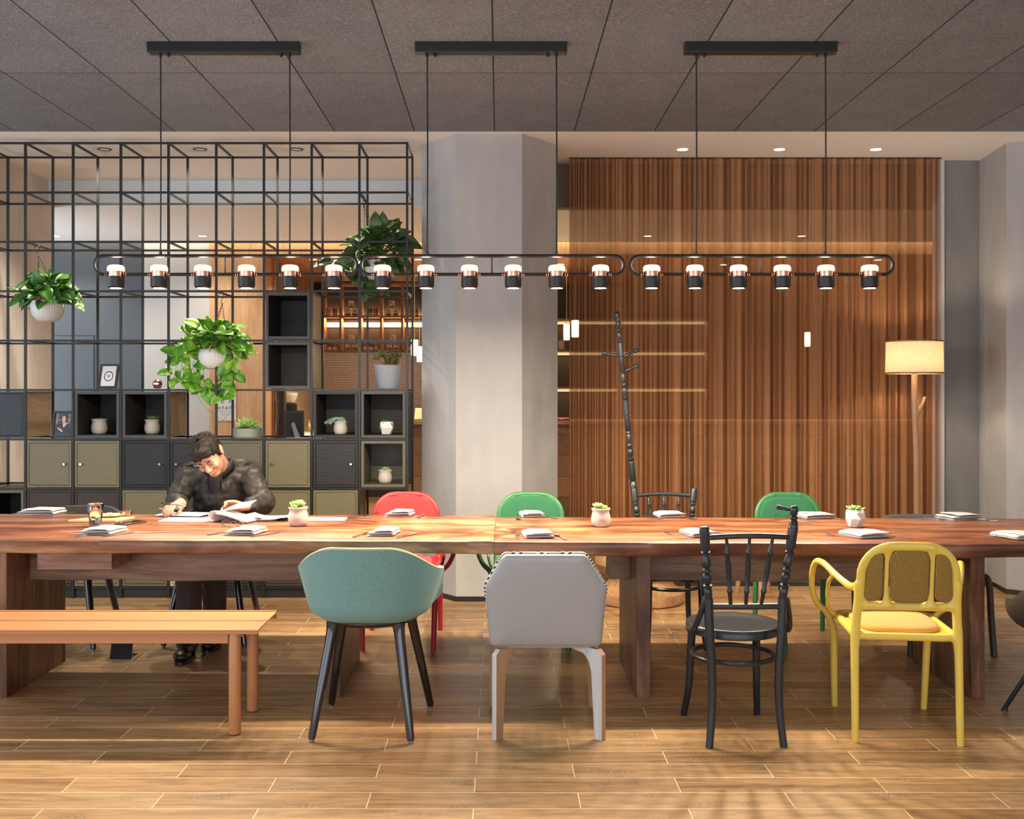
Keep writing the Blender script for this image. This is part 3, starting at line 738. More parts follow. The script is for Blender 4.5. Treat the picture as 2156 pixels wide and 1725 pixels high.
# ================================================================ LONG TABLES
def slab(sx, L, front, back, seed, zt=.75, th=.063):
    """live-edge slab from the joint (x=0) outwards; sx=-1 left, +1 right"""
    random.seed(seed); ph = [random.uniform(0, 6.28) for _ in range(8)]
    n = 90; R = []
    for i in range(n+1):
        t = i/n; x = t*L; e = min(1, t*12)
        w = e*(.006*math.sin(x*4.1+ph[0])+.004*math.sin(x*9.3+ph[1])+.0018*math.sin(x*23+ph[2]))
        wb = e*(.010*math.sin(x*3.3+ph[3])+.004*math.sin(x*11+ph[4]))
        yf = lerp(front[0], front[1], t)+w; yb = lerp(back[0], back[1], t)+wb
        s = .010+.008*e*math.sin(x*3.7+ph[5]); zb = zt-th+.003*e*math.sin(x*5.2+ph[6])
        X = sx*x
        R.append([(X, yf+.004, zt), (X, yf, zt-.004), (X, yf+s*.25, zt-th*.5), (X, yf+s, zb+.004), (X, yf+s+.004, zb), (X, yb-s-.004, zb), (X, yb-s, zb+.004), (X, yb-s*.3, zt-th*.5), (X, yb, zt-.004), (X, yb-.004, zt)])
    return MB().rings(R)
def table(name, label, rootx, sx, L, front, back, seed, smat, legs, beam):
    t = thing(name, label, 'table', (rootx, 5.5, 0), 0, 'long dining tables')
    slab(sx, L, front, back, seed).build('tabletop', M[smat], t, sharp=50)
    for x0, x1, y0, y1 in legs:
        MB().box(x0-rootx, x1-rootx, y0-5.5, y1-5.5, 0, .686).build('leg', M['table_leg'], t, bev=.003)
    b = MB(); R = []
    for i in range(41):
        x = lerp(beam[0], beam[1], i/40)-rootx; z = .507+.004*math.sin(x*5+seed)+.003*math.sin(x*13)
        R.append([(x, -.137, .686), (x, -.137, z+.003), (x, -.134, z), (x, .047, z), (x, .05, z+.003), (x, .05, .686)])
    b.rings(R).build('beam', M['table_beam'], t)
    return t
tl = table('dining_table', 'left half of the long acacia slab table, with the man seated at it', -.0225, -1, 3.02, (-.487,-.436), (.53,.615), 5, 'slab_left', [(-2.378,-2.312,5.107,5.80), (-.812,-.745,5.107,5.82)], (-2.345, -.60))
tr = table('dining_table', 'right half of the long acacia slab table, redder wood, beside the curtain', -.0205, 1, 2.96, (-.511,-.612), (.47,.381), 11, 'slab_right', [(.644,.711,5.107,5.83), (2.206,2.273,5.09,5.80)], (.545, 2.235))
MB().box(-2.162+.0225, -1.813+.0225, -.41, -.022, .605, .684).build('drawer_box', M['table_beam'], tl, bev=.002)
for px in (1297, 1378):
    x = WX(px, 5.33)+.0205; pts = [(x+.021*math.cos(a), -.15, .690+.026*math.sin(a)) for a in [PI+PI*k/8 for k in range(9)]]
    MB().tube(pts, .0028, 6).build('bracket_ring', M['black_metal'], tr)
# ================================================================ TUB CHAIRS (upholstered shell on four splayed legs)
def tub_chair(name, label, cat, loc, rz, fab, pip, zt=.79, group=None, legm='black_gloss', under='black_gloss'):
    t = thing(name, label, cat, loc, rz, group)
    nu, nv = 44, 12; PM = math.radians(112)
    def P(u, v, off=0):
        f = u*PM; af = abs(f)
        a = lerp(.248, .300, v**.8)-.040*(1-min(1,v/.16))**2-off; b = lerp(.232, .285, v**.9)-.035*(1-min(1,v/.16))**2-off
        sx = math.copysign(abs(math.sin(f))**.86, f); cy = math.cos(f)
        cy = math.copysign(abs(cy)**.86, cy)
        y = -b*cy if af < PI/2 else -b*cy*1.35
        tz = zt-.112*sstep(math.radians(18), math.radians(90), af)-.02*sstep(math.radians(84), PM, af)
        z0 = .475+.012*sstep(.3, 1.0, abs(u))
        if af > math.radians(94): tz -= .12*((af-math.radians(94))/(PM-math.radians(94)))**2.2
        x = a*sx*(1+.04*v*sstep(math.radians(55), math.radians(92), af))
        return Vector((x, y, lerp(z0, tz, v)))
    o = MB(); rows = [[P(-1+2*i/nu, j/nv) for i in range(nu+1)] for j in range(nv+1)]
    inn = [[P(-1+2*i/nu, j/nv, .026) for i in range(nu+1)] for j in range(nv+1)]
    R = [[rows[j][i] for j in range(nv+1)]+[inn[nv-j][i] for j in range(nv+1)] for i in range(nu+1)]
    sh = o.rings(R).build('shell', fab, t, sharp=60)
    pts = [(rows[nv][i]+inn[nv][i])/2+Vector((0,0,.001)) for i in range(nu+1)]
    MB().tube(pts, [.006]+[.0135]*(nu-1)+[.006], 8, flat=.55, up=(0,0,1)).build('piping', pip, sh)
    # moulded underside: a shallow dish that carries the legs
    D = []
    for q, z in ((1.0,.482), (1.0,.476), (.93,.462), (.74,.448), (.3,.443), (.02,.443)):
        D.append([(.212*q*math.copysign(abs(math.cos(a))**.86, math.cos(a)), .02+.228*q*math.sin(a), z) for a in [2*PI*k/36 for k in range(36)]])
    MB().rings(D).build('underside', M[under], t)
    D = []
    for q, z in ((.05,.512), (.6,.512), (.88,.507), (.98,.495), (1.0,.484), (.9,.480)):
        D.append([(.184*q*math.copysign(abs(math.cos(a))**.75, math.cos(a)), .035+.20*q*math.copysign(abs(math.sin(a))**.75, math.sin(a)), z) for a in [2*PI*k/32 for k in range(32)]])
    MB().rings(D).build('seat_cushion', fab, t, sharp=180)
    for sx in (-1, 1):
        for a, b in (((.140, -.135, .452), (.205, -.245, .012)), ((.150, .150, .452), (.228, .262, .012))):
            p0 = Vector((sx*a[0], a[1], a[2])); p1 = Vector((sx*b[0], b[1], b[2])); dv = p0+(p0-p1)*.03
            lg = MB().tube([dv, p0, p0.lerp(p1, .08), p0.lerp(p1, .5), p0.lerp(p1, .97), p1], [.030, .026, .0225, .0195, .0165, .014], 14).build('leg', M[legm], t)
            MB().lathe([(.010,0),(.011,.004),(.011,.013)], 14, (p1.x, p1.y, 0)).build('glide', M['steel'], lg)
    return t
tub_chair('tub_chair', 'teal wool tub chair with glossy black legs, on the near side beside the bench', 'chair', (-.553, 4.70, 0), math.radians(-3), M['teal'], M['piping'], zt=.795)
tub_chair('tub_chair', 'dark grey tub chair on the far side, behind the water glass', 'chair', (-2.47, 6.27, 0), PI, M['dark_fabric'], M['dark_fabric'], zt=.745)
tub_chair('tub_chair', 'dark grey tub chair the reading man sits in', 'chair', (-1.655, 6.36, 0), PI, M['dark_fabric'], M['dark_fabric'], zt=.745)
# ================================================================ GREY LEATHER CHAIR
def grey_chair():
    t = thing('leather_armchair', 'pale grey leather armchair with whitewashed oak legs and black-white zigzag lining', 'chair', (.205, 4.72, 0), 0)
    def yb(z): return -.285+.06-.11*(z-.38)/.4
    out = [(-.230,.385), (-.248,.640), (-.182,.762), (-.165,.776), (.150,.776), (.167,.762), (.245,.636), (.230,.385)]
    def outline(pts, rad=.022, seg=5):
        n = len(pts); res = []
        for i in range(n):
            p = Vector(pts[i]); a = Vector(pts[i-1]); b = Vector(pts[(i+1) % n])
            r = min(rad, (a-p).length*.4, (b-p).length*.4)
            q0 = p+(a-p).normalized()*r; q1 = p+(b-p).normalized()*r
            for k in range(seg+1):
                u = k/seg; res.append(tuple(q0*(1-u)**2+p*2*u*(1-u)+q1*u*u))
        return res
    O = outline(out)
    def ring(d, off0):
        c = Vector((0, .58)); r = []
        for u, v in O:
            p = Vector((u, v)); off = off0 if (off0 > -.0035 or v > .60) else .012; p2 = c+(p-c)*(1-off/max(.1, (p-c).length)); x, z = p2
            r.append((x-.012, yb(z)-.02*math.cos(x/.25*1.3)+.02+d, z))
        return r
    b = MB(); b.rings([ring(-.012, .10), ring(-.009, .03), ring(-.004, .010), ring(.003, .0), ring(.014, -.003), ring(.055, -.003), ring(.085, .004)], cap1=False)
    b.build('back_shell', M['grey_leather'], t, sharp=50)
    z = MB(); z.rings([ring(.034, -.004), ring(.040, -.010), ring(.075, -.008), ring(.088, .02), ring(.092, .06)])
    z.build('back_lining', M['zigzag'], t, sharp=60)
    for s, nm in ((-1, 'arm'), (1, 'arm')):
        pr = [(-.165,.385), (-.215,.648), (-.15,.642), (.10,.610), (.22,.590), (.235,.57), (.225,.385)]
        x0 = s*.200-.012; x1 = s*.243-.012; tp = lambda u, v, d, s=s: (d-s*max(0,.64-v)*.07, u, v)
        a = MB().prism(outline(pr, .03), (x0, x1), tp).build('arm', M['speckle'], t, bev=.008)
        MB().prism(outline([(u, v-.012) for u, v in pr], .03), (x1, x1+s*.008), tp).build('arm_shell', M['grey_leather'], a, bev=.003)
    MB().box(-.212, .188, -.20, .23, .372, .40).build('seat_base', M['grey_leather'], t, bev=.01)
    MB().box(-.205, .181, -.18, .24, .40, .47).build('seat_cushion', M['speckle'], t, bev=.02)
    # legs: bent oak ply, whitewashed outside, each with a short arm under the seat
    for sx in (-1, 1):
        for sy, yy in ((-1, -.236), (1, .262)):
            xo = sx*(.226 if sy < 0 else .240)-.0; dx = -sx*.70; dy = -sy*.71
            dv = Vector((dx, dy, 0)).normalized(); nv = Vector((dv.y, -dv.x, 0))
            if nv.y*1 > 0: nv = -nv
            base = Vector((xo, yy, 0))
            prof = [(.0, .0), (.040, .0), (.050, .15), (.058, .275), (.072, .318), (.10, .345), (.17, .356), (.17, .374), (.022, .374), (.0, .352)]
            th = .026
            m = MB()
            m.prism(prof, (-th/2, th/2), lambda u, v, d: base+dv*u+nv*d+Vector((0,0,v)))
            ob = m.build('leg', [M['oak'], M['white_wash']], t, bev=.002)
            for p in ob.data.polygons:
                if abs(p.normal.dot(dv)) < .5 and p.normal.dot(nv) > .5: p.material_index = 1 if sx > 0 else 0
                if p.normal.dot(dv) < -.5: p.material_index = 1 if sx < 0 else 0
    return t
grey_chair()
# ================================================================ BENTWOOD CHAIRS WITH A TURNED COAT POST
def turned(mb, p0, p1, prof, seg=12):
    """prof: list of (t, r) along p0->p1"""
    p0 = Vector(p0); p1 = Vector(p1)
    mb.tube([p0.lerp(p1, t) for t, r in prof], [r for t, r in prof], seg)
def bead(ts, r0, r1):
    return [(ts[0], r0), (ts[0]+.004, r1), (ts[1]-.004, r1), (ts[1], r0)]
POST = [(0,.0170),(.10,.0175),(.16,.016),(.172,.011),(.178,.0195),(.205,.0195),(.213,.0105),(.26,.0165),(.315,.0205),(.355,.0155),(.365,.0100),(.385,.0185),(.415,.0185),(.435,.0105),(.47,.0200),(.53,.0190),(.60,.0125),(.615,.0100),(.625,.0195),(.655,.0195),(.662,.0145),(.695,.0145),(.705,.0205),(.97,.0205),(.99,.0185),(1.0,.011)]
def bent_chair(label, loc, rz, crest, posts, tall):
    """posts: heights of (left, right) seen from behind; tall: which one carries the coat post"""
    t = thing('bentwood_chair', label, 'chair', loc, rz, 'black bentwood chairs')
    bk = M['black_satin']
    S_ = MB(); D = []
    for q, z in ((.02,.452),(.60,.452),(.80,.456),(.90,.463),(.97,.464),(1.0,.458),(1.0,.428),(.96,.424),(.85,.424)):
        D.append([(.198*q*math.cos(a), .205*q*math.sin(a), z) for a in [2*PI*k/40 for k in range(40)]])
    S_.rings(D).build('seat', M['brown_leather'] if False else bk, t, sharp=50)
    MB().tube([(.172*math.cos(a), .172*math.sin(a)+.0, .325) for a in [2*PI*k/36 for k in range(36)]], .0105, 10, loop=True, up=(0,0,1)).build('stretcher_ring', bk, t)
    for s in (-1, 1):
        fl = smooth_path([(s*.140,.150,.430), (s*.146,.165,.30), (s*.150,.180,.15), (s*.165,.225,.0)], 5)
        MB().tube(fl, [lerp(.0185,.0145,i/(len(fl)-1)) for i in range(len(fl))], 12).build('leg', bk, t)
        rl = smooth_path([(s*.152,-.205,.60), (s*.147,-.207,.46), (s*.137,-.205,.30), (s*.138,-.208,.15), (s*.152,-.222,.0)], 5)
        MB().tube(rl, [lerp(.0195,.0155,i/(len(rl)-1)) for i in range(len(rl))], 12).build('leg', bk, t)
        br = smooth_path([(s*.166,-.208,.605), (s*.176,-.198,.56), (s*.190,-.172,.50), (s*.199,-.125,.455), (s*.201,-.05,.447)], 5)
        MB().tube(br, [.010,.011,.012]+[.0125]*(len(br)-3), 10).build('hip_brace', bk, t)
        zt = posts[0] if s < 0 else posts[1]
        p0 = Vector((s*.152,-.205,.595)); p1 = Vector((s*.181,-.255,crest+.047))
        m = MB(); turned(m, p0, p1, POST); po = m.build('back_post', bk, t, sharp=60)
        if s == tall[0]:
            if tall[1] == 'short':
                q = MB(); turned(q, p1-Vector((0,0,.006)), p1+Vector((.002,-.004,.082)), [(0,.0185),(.30,.0165),(.34,.011),(.40,.0165),(.48,.0165),(.54,.0105),(.60,.0155),(.9,.0165),(.98,.012),(1,.005)]); q.build('post_extension', bk, po, sharp=60)
                q = MB(); e = p1+Vector((0,0,.062)); turned(q, e, e+Vector((-.062,.03,.012)), [(0,.007),(.3,.0065),(.4,.0095),(.5,.0065),(.7,.0085),(.93,.010),(1,.005)], 10); q.build('peg', bk, po, sharp=60)
            else:
                top = Vector(tall[1]); dv = top-p1
                seg = [(0,.0205),(.045,.0205),(.048,.0150),(.055,.0195),(.15,.0185),(.155,.0185),(.160,.012)]
                pt = [(.165,.019),(.178,.019),(.182,.0085),(.190,.012),(.205,.0195),(.225,.0185),(.231,.008),(.240,.017),(.256,.017),(.262,.0085),(.285,.0165),(.305,.0115),(.312,.0085),(.316,.0170),(.326,.0170),(.330,.0105),(.335,.0175),(.412,.0175),(.414,.012),(.419,.012),(.421,.0175),(.500,.0170),(.503,.009)]
                pt2 = [(.510,.0165),(.522,.0165),(.526,.0085),(.545,.0175),(.565,.0180),(.575,.008),(.582,.0155),(.596,.0155),(.602,.0080),(.635,.0160),(.650,.0105),(.655,.0155),(.660,.0155),(.662,.0115),(.666,.0162),(.742,.0162),(.744,.011),(.749,.011),(.751,.0162),(.822,.0158),(.826,.008)]
                pt3 = [(.832,.0145),(.840,.0145),(.844,.0075),(.868,.0150),(.885,.0090),(.890,.0145),(.902,.0145),(.906,.0075),(.918,.0130),(.940,.0155),(.952,.0080),(.962,.0125),(.982,.0160),(.995,.013),(1,.004)]
                q = MB(); turned(q, p1-dv.normalized()*.01, top, seg+pt+pt2+pt3, 14); ext = q.build('coat_post', bk, po, sharp=60)
                for f, d in tall[2]:
                    b0 = p1.lerp(top, f); q = MB(); turned(q, b0, b0+Vector(d), [(0,.0075),(.2,.0075),(.28,.0125),(.42,.011),(.55,.0075),(.58,.0125),(.62,.0125),(.66,.008),(.85,.0145),(.96,.0125),(1,.005)], 10); q.build('coat_peg', bk, po, sharp=60)
    cr = [(lerp(-.181,.181,i/12), -.251-.018*math.sin(PI*i/12), crest+.010*math.sin(PI*i/12)) for i in range(13)]
    MB().tube(cr, [.0095]+[.0115]*11+[.0095], 10).build('crest_rail', bk, t)
    lr = [(lerp(-.150,.150,i/8), -.205-.006*math.sin(PI*i/8), .568) for i in range(9)]
    MB().tube(lr, .0125, 10).build('lower_rail', bk, t)
    for x0, x1 in ((-.062,-.094), (0.0,0.0), (.062,.094)):
        m = MB(); turned(m, (x0,-.210,.572), (x1,-.268,crest+.006), [(0,.0075),(.18,.0085),(.20,.0115),(.225,.0115),(.24,.0085),(.5,.0125),(.62,.0115),(.74,.008),(.76,.0125),(.785,.0125),(.80,.008),(.95,.0065),(1,.0065)]); m.build('spindle', bk, t, sharp=60)
    return t
bent_chair('near black bentwood chair with a short knobbed peg post, left of the yellow chair', (.993, 4.62, 0), math.radians(2), .853, (.90, .97), (1, 'short'))
tx = .986; ty = 6.26
bent_chair('far black bentwood chair with a tall turned coat post rising from its back', (tx, ty, 0), PI, .812, (.86, .86), (1, (-(.707-tx), -(6.53-ty), 1.919), [(.745, (.115,-.01,.022)), (.735, (-.108,-.03,.055)), (.655, (-.098,-.02,.045))]))
# ================================================================ PLASTIC ARMCHAIRS WITH LOOPED ARMS
def rr(hw, z0, z1, r, n=8, top=None):
    """rounded rectangle outline (x,z); top = larger radius at the top"""
    rt = top or r; out = []
    for cx, cz, a0, R in ((hw-rt, z1-rt, 90, rt), (hw-r, z0+r, 0, r), (-hw+r, z0+r, -90, r), (-hw+rt, z1-rt, -180, rt)):
        for k in range(n+1):
            a = math.radians(a0-90*k/n); out.append((cx+R*math.cos(a), cz+R*math.sin(a)))
    return out
_frames = {}
def loop_chair(label, loc, rz, col, pads, group):
    t = thing('loop_armchair', label, 'chair', loc, rz, group)
    yb = lambda x, z: -.232-.16*(z-.45)-.02+.55*x*x
    if 'f' not in _frames:
        m = MB()
        path = rr(.1865, .562, .8135, .012, 8, .125)
        m.tube([(x, yb(x, z), z) for x, z in path], .0200, 12, loop=True, flat=.70, up=(0,1,0))
        for s in (-1, 1):
            m.tube([(s*xx, yb(xx, z), z) for xx, z in ((.086,.556),(.086,.578),(.088,.600),(.0885,.66),(.0885,.74),(.087,.775),(.085,.797),(.084,.815))], [.034,.021,.0135,.0115,.0115,.0140,.022,.034], 12, flat=.6, up=(0,1,0))
            m.ell((s*.178, yb(.178,.575), .578), (.022,.012,.022), seg=12)
            m.tube([(s*.194, yb(.19,.66), .66), (s*.1945, -.252, .58), (s*.199, -.240, .50), (s*.203, -.236, .44), (s*.205, -.238, .36)], [.019,.0195,.0195,.021,.018], 12)
            arm = smooth_path([(s*.196, yb(.19,.65), .645), (s*.214, -.195, .628), (s*.252, -.10, .655), (s*.288, .02, .690), (s*.306, .10, .682), (s*.314, .155, .62), (s*.308, .182, .54), (s*.280, .205, .475), (s*.240, .220, .435), (s*.214, .230, .38), (s*.205, .236, .33)], 4)
            m.tube(arm, [lerp(.019,.0150,min(1,i/8)) if i < len(arm)-8 else .0185 for i in range(len(arm))], 12)
            # thin inner brace that ties the arm to the seat
            m.tube(smooth_path([(s*.262, -.075, .652), (s*.258, .06, .60), (s*.252, .13, .52), (s*.235, .165, .455), (s*.205, .18, .43)], 4), .0105, 10)
        sq = []
        for cx, cy, a0 in ((.150,.175,90), (.150,-.185,0), (-.150,-.185,-90), (-.150,.175,-180)):
            for k in range(7):
                a = math.radians(a0-15*k); sq.append((cx+.05*math.cos(a), cy+.05*math.sin(a), .432))
        m.tube(sq, .0175, 12, loop=True, up=(0,0,1))
        me = remesh(m, .0058, 9, .5); _frames['f'] = me
        pl = MB(); D = []
        for q, z in ((.2,.428),(1,.428),(1.02,.434),(1,.440),(.2,.440)):
            D.append([(x*q/.2*.185, (y-.0)*q*1.0, z) for x, y in [(p[0], p[1]) for p in sq]])
        _frames['s'] = pl.rings(D).finish()
    fr = link('frame', _frames['f'].copy(), M[col], t, sharp=180)
    link('seat', _frames['s'].copy(), M[col], t)
    for s in (-1, 1):
        for a, b in (((s*.205,-.238,.40), (s*.207,-.258,.0)), ((s*.206,.235,.36), (s*.196,.262,.0))):
            p0 = Vector(a); p1 = Vector(b)
            lg = MB().tube([p0.lerp(p1, q) for q in (0,.3,.7,1)], [.0175,.0165,.0155,.0140], 12).build('leg', M[col], t)
            MB().lathe([(.0115,.0),(.0115,.006)], 12, (p1.x, p1.y, -.0005)).build('glide', M['steel'], lg)
    def pad(name, pts, mat, side, th=.012, seam=.0):
        """soft pad following the back; side -1 towards the outside, +1 towards the sitter"""
        c = Vector((sum(p[0] for p in pts)/len(pts), sum(p[1] for p in pts)/len(pts))); R = []
        for q, d in ((1.0, -.006), (1.0, .35*th), (.965, .8*th), (.88, th), (.5, th*1.1), (.05, th*1.12)):
            R.append([(c.x+(x-c.x)*q, yb(c.x+(x-c.x)*q, z_)+side*d, z_) for x, z_ in [(x, c.y+(z-c.y)*q) for x, z in pts]])
        return MB().rings(R).build(name, M[mat], t, sharp=180)
    def cushion(mat):
        D = []
        for q, z in ((.96,.436), (1.0,.446), (.97,.458), (.85,.465), (.5,.468), (.04,.468)):
            D.append([(.172*q*math.copysign(abs(math.cos(a))**.55, math.cos(a)), -.002+.205*q*math.copysign(abs(math.sin(a))**.6, math.sin(a)), z) for a in [2*PI*k/40 for k in range(40)]])
        cu_ = MB().rings(D).build('seat_cushion', M[mat], t, sharp=180)
        for x in (-.07, .07):
            for y in (-.06, .09):
                if y > 0 and pads == 'open': continue
                MB().ell((x, y, .467), (.012,.012,.004), seg=10).build('button', M[mat], cu_)
    if pads == 'open':
        mid = [(x, z) for x, z in rr(.0745, .578, .797, .036, 6, .046)]
        pad('back_pad', mid, 'mustard', -1); pad('back_pad', mid, 'mustard', 1)
        for s in (-1, 1):
            sd = [(s*.1365+x, z) for x, z in rr(.0355, .582, .792, .030, 6, .034)]
            sd = [(s*(.105+(s*x-.101)*(1-.34*sstep(.69,.80,z))), z) for x, z in sd]
            pad('back_pad', sd, 'mustard', -1); pad('back_pad', sd, 'mustard', 1)
        cushion('gold_felt')
    else:
        bp = pad('back_pad', rr(.180, .50, .808, .05, 8, .120), pads, 1, .022)
        pts = rr(.180, .50, .808, .05, 8, .120)
        MB().tube([(x, yb(x, z)+.010, z) for x, z in pts], .0035, 8, loop=True, up=(0,1,0)).build('piping', M[col], bp)
        for x in (-.08, 0, .08):
            MB().ell((x, yb(x,.70)+.0245, .70), (.010,.004,.010), seg=10).build('button', M[pads], bp)
        pad('back_cover', rr(.186, .55, .808, .05, 8, .122), pads, -1, .006)
        cushion(pads)
    return t
G_ = 'armchairs with looped arms'
loop_chair('yellow armchair with looped arms and mustard felt back pads, near side of the table', (1.70, 4.70, 0), math.radians(-7), 'yellow', 'open', G_)
loop_chair('red armchair with a padded red back, on the far side left of the pillar', (-.561, 6.29, 0), PI, 'red', 'red_felt', G_)
loop_chair('green armchair with a padded back, on the far side in front of the pillar', (.189, 6.28, 0), PI, 'green', 'green_felt', G_)
loop_chair('green armchair with a padded back, on the far side in front of the curtain', (1.752, 6.26, 0), PI+math.radians(4), 'green', 'green_felt', G_)
# ================================================================ OTHER CHAIRS AT THE EDGES
def low_chair():
    t = thing('barrel_chair', 'low dark grey barrel chair with brown tube legs, on the far side at the right', 'chair', (2.46, 6.22, 0), PI)
    nu = 36; R = []
    for i in range(nu+1):
        u = -1+2*i/nu; f = u*math.radians(108); zt = .705-.07*sstep(.35, .95, abs(u))
        a, b = .285, .29
        def pt(off, z, lean): return Vector(((a+off+lean)*math.sin(f), -(b+off+lean)*math.cos(f), z))
        R.append([pt(0,.40,-.05), pt(0,.52,-.02), pt(0,zt-.02,0), pt(-.012,zt,0), pt(-.035,zt-.004,0), pt(-.045,zt-.03,0), pt(-.045,.52,-.02), pt(-.045,.40,-.05)])
    MB().rings(R).build('backrest', M['grey_fabric'], t, sharp=60)
    D = []
    for q, z in ((.9,.39),(1,.40),(1,.455),(.95,.47),(.6,.478),(.05,.48)):
        D.append([(.238*q*math.cos(a), .01+.25*q*math.sin(a), z) for a in [2*PI*k/36 for k in range(36)]])
    MB().rings(D).build('seat', M['grey_fabric'], t, sharp=60)
    for s in (-1, 1):
        lg = smooth_path([(s*.10,.235,.41), (s*.185,.265,.425), (s*.212,.285,.39), (s*.218,.300,.2), (s*.226,.318,0)], 5)
        MB().tube(lg, .0185, 12).build('leg', M['brown_plastic'], t)
        MB().tube([(s*.16,-.20,.41), (s*.185,-.235,.2), (s*.205,-.26,0)], .0175, 12).build('leg', M['brown_plastic'], t)
    return t
low_chair()
def shell_chair():
    t = thing('shell_chair', 'dark brown shell chair on thin black legs, cut by the right photo edge', 'chair', (2.53, 4.66, 0), 0)
    nu, nv = 32, 10; R = []
    for j in range(nv+1):
        v = j/nv; row = []
        for i in range(nu):
            a = 2*PI*i/nu; rad = .305*math.sin(min(1, v*1.05+.02)*PI/2)**.7
            back = max(0, -math.sin(a)); side = abs(math.cos(a)); fr = max(0, math.sin(a))
            top = .40+ (.30*back**1.2+.13*side-.02*fr)*v**2.6+.02*v
            row.append((rad*math.cos(a)*1.05, rad*math.sin(a)*.95, top))
        R.append(row)
    m = MB(); m.rings(R, cap1=False).build('shell', M['brown_leather'], t, solid=.014, sharp=180)
    for s in (-1, 1):
        for a, b in (((s*.09, .10, .40), (s*.25, .245, .012)), ((s*.09, -.10, .40), (s*.23, -.24, .012))):
            p0, p1 = Vector(a), Vector(b)
            lg = MB().tube([p0, p1], [.013,.010], 10).build('leg', M['black_gloss'], t)
            MB().lathe([(.015,0),(.015,.006),(.010,.014)], 12, (p1.x, p1.y, 0)).build('foot', M['black_metal'], lg)
    return t
shell_chair()
# ================================================================ BENCH
def bench():
    X1 = -1.005; L = 2.0
    t = thing('bench', 'long orange-tan metal bench on round legs, near side at the left', 'bench', (X1-L/2, 4.72, 0), 0)
    h = L/2; om = M['orange_steel']
    for y0, y1, lip in ((-.190,-.008,True), (.006,.190,False)):
        p = MB()
        p.box(-h, h, y0, y1, .440, .446)
        p.box(-h, h, y0, y0+.005, .428, .440) if lip else p.box(-h, h, y1-.004, y1+.004, .415, .452)
        p.build('seat_plank', om, t, bev=.0015)
    MB().box(-h+.13, h-.13, -.170, -.160, .385, .438).build('apron', om, t, bev=.001)
    MB().box(-h+.13, h-.13, .150, .160, .385, .438).build('apron', om, t, bev=.001)
    for s in (-1, 1):
        MB().box(s*(h-.105)-.03, s*(h-.105)+.03, -.15, .15, .41, .438).build('cross_brace', om, t)
        for y in (-.152, .178):
            lg = MB().lathe([(.0,.004),(.0235,.004),(.0255,.008),(.0255,.430),(.024,.434),(0,.434)], 24, (s*(h-.105), y, 0)).build('leg', om, t)
            MB().lathe([(.022,0),(.022,.006)], 18, (s*(h-.105), y, 0)).build('foot_pad', M['black_metal'], lg)
bench()
# ================================================================ FLOOR LAMP, CORK STOOL, WOODEN STOOL
def floor_lamp():
    lx, ly = WX(1926, 7.75), 7.75
    t = thing('floor_lamp', 'wooden branch floor lamp with a linen drum shade, in front of the curtain', 'floor lamp', (lx, ly, 0))
    sc = ly/F
    fx = lambda px: WX(px, ly)-lx; fz = lambda py: WZ(py, ly)
    x0, x1 = fx(1867), fx(1983); r = (x1-x0)/2; cxx = (x0+x1)/2
    R = []
    zt, zb = fz(719), fz(786)
    s = MB(); s.rings([[(cxx+q*math.cos(a), q*math.sin(a), z) for a in [2*PI*k/48 for k in range(48)]] for q, z in ((r*.98, zt), (r, zb), (r-.004, zb), (r*.98-.004, zt))], loop=True)
    sd = s.build('shade', M['shade'], t)
    for q, z in ((r*.98, zt), (r, zb)):
        MB().rings([[(cxx+(q+e)*math.cos(a), (q+e)*math.sin(a), z+d) for a in [2*PI*k/48 for k in range(48)]] for e, d in ((.002,-.005),(.002,.005),(-.006,.005),(-.006,-.005))], loop=True).build('shade_hem', M['bar_copper_wood'], sd)
    pole = smooth_path([(fx(1926),0,zb+.03), (fx(1925),0,fz(830)), (fx(1929),0,fz(950)), (fx(1930),0,fz(1060)), (fx(1931),0,.35), (fx(1932),0,.10)], 5)
    m = MB(); m.tube(pole, .0215, 14); m.tube(smooth_path([(fx(1928),0,fz(885)), (fx(1934),0,fz(868)), (fx(1942),0,fz(852)), (fx(1947),0,fz(838))], 4), [.017]*4+[.015]*4+[.013]*3+[.012]*2, 12, round_ends=True)
    me = remesh(m, .006, 4); link('pole', me, M['oak'], t, sharp=180)
    for a in (-90, 30, 150):
        a = math.radians(a); bx = fx(1932)
        MB().tube([(bx, 0, .16), (bx+.10*math.cos(a), .10*math.sin(a), .08), (bx+.19*math.cos(a), .19*math.sin(a), .0)], [.02,.018,.014], 12).build('leg', M['oak'], t)
    MB().lathe([(.016,zb+.03),(.016,zb+.07),(0,zb+.07)], 14).build('lamp_holder', M['brass'], t)
    l = point('lamp_bulb_light', (lx+cxx, ly, (zt+zb)/2+.0), 9, (1.0,.82,.60), .035)
floor_lamp()
t = MB().lathe([(.0,.0),(.285,.0),(.300,.010),(.305,.03),(.300,.075),(.24,.115),(.205,.155),(.215,.20),(.27,.235),(.305,.265),(.308,.30),(.300,.330),(.285,.338),(0,.338)], 48, (WX(1347,7.45), 7.45, 0))
tag(t.build('cork_stool', M['cork'], None), 'round cork stool with a waisted middle, seen under the table in front of the curtain', 'stool')
def wooden_stool():
    t = thing('wooden_stool', 'low wooden stool whose tapered leg shows under the table before the curtain', 'stool', (WX(1612,7.75)-.09, 7.66, 0))
    MB().lathe([(0,.35),(.15,.35),(.16,.358),(.16,.378),(.15,.386),(0,.386)], 32).build('seat', M['oak'], t)
    for a in (40, 140, 270):
        a = math.radians(a); MB().tube([(.09*math.cos(a), .09*math.sin(a), .352), (.15*math.cos(a), .15*math.sin(a), 0)], [.022,.016], 12).build('leg', M['oak'], t)
wooden_stool()
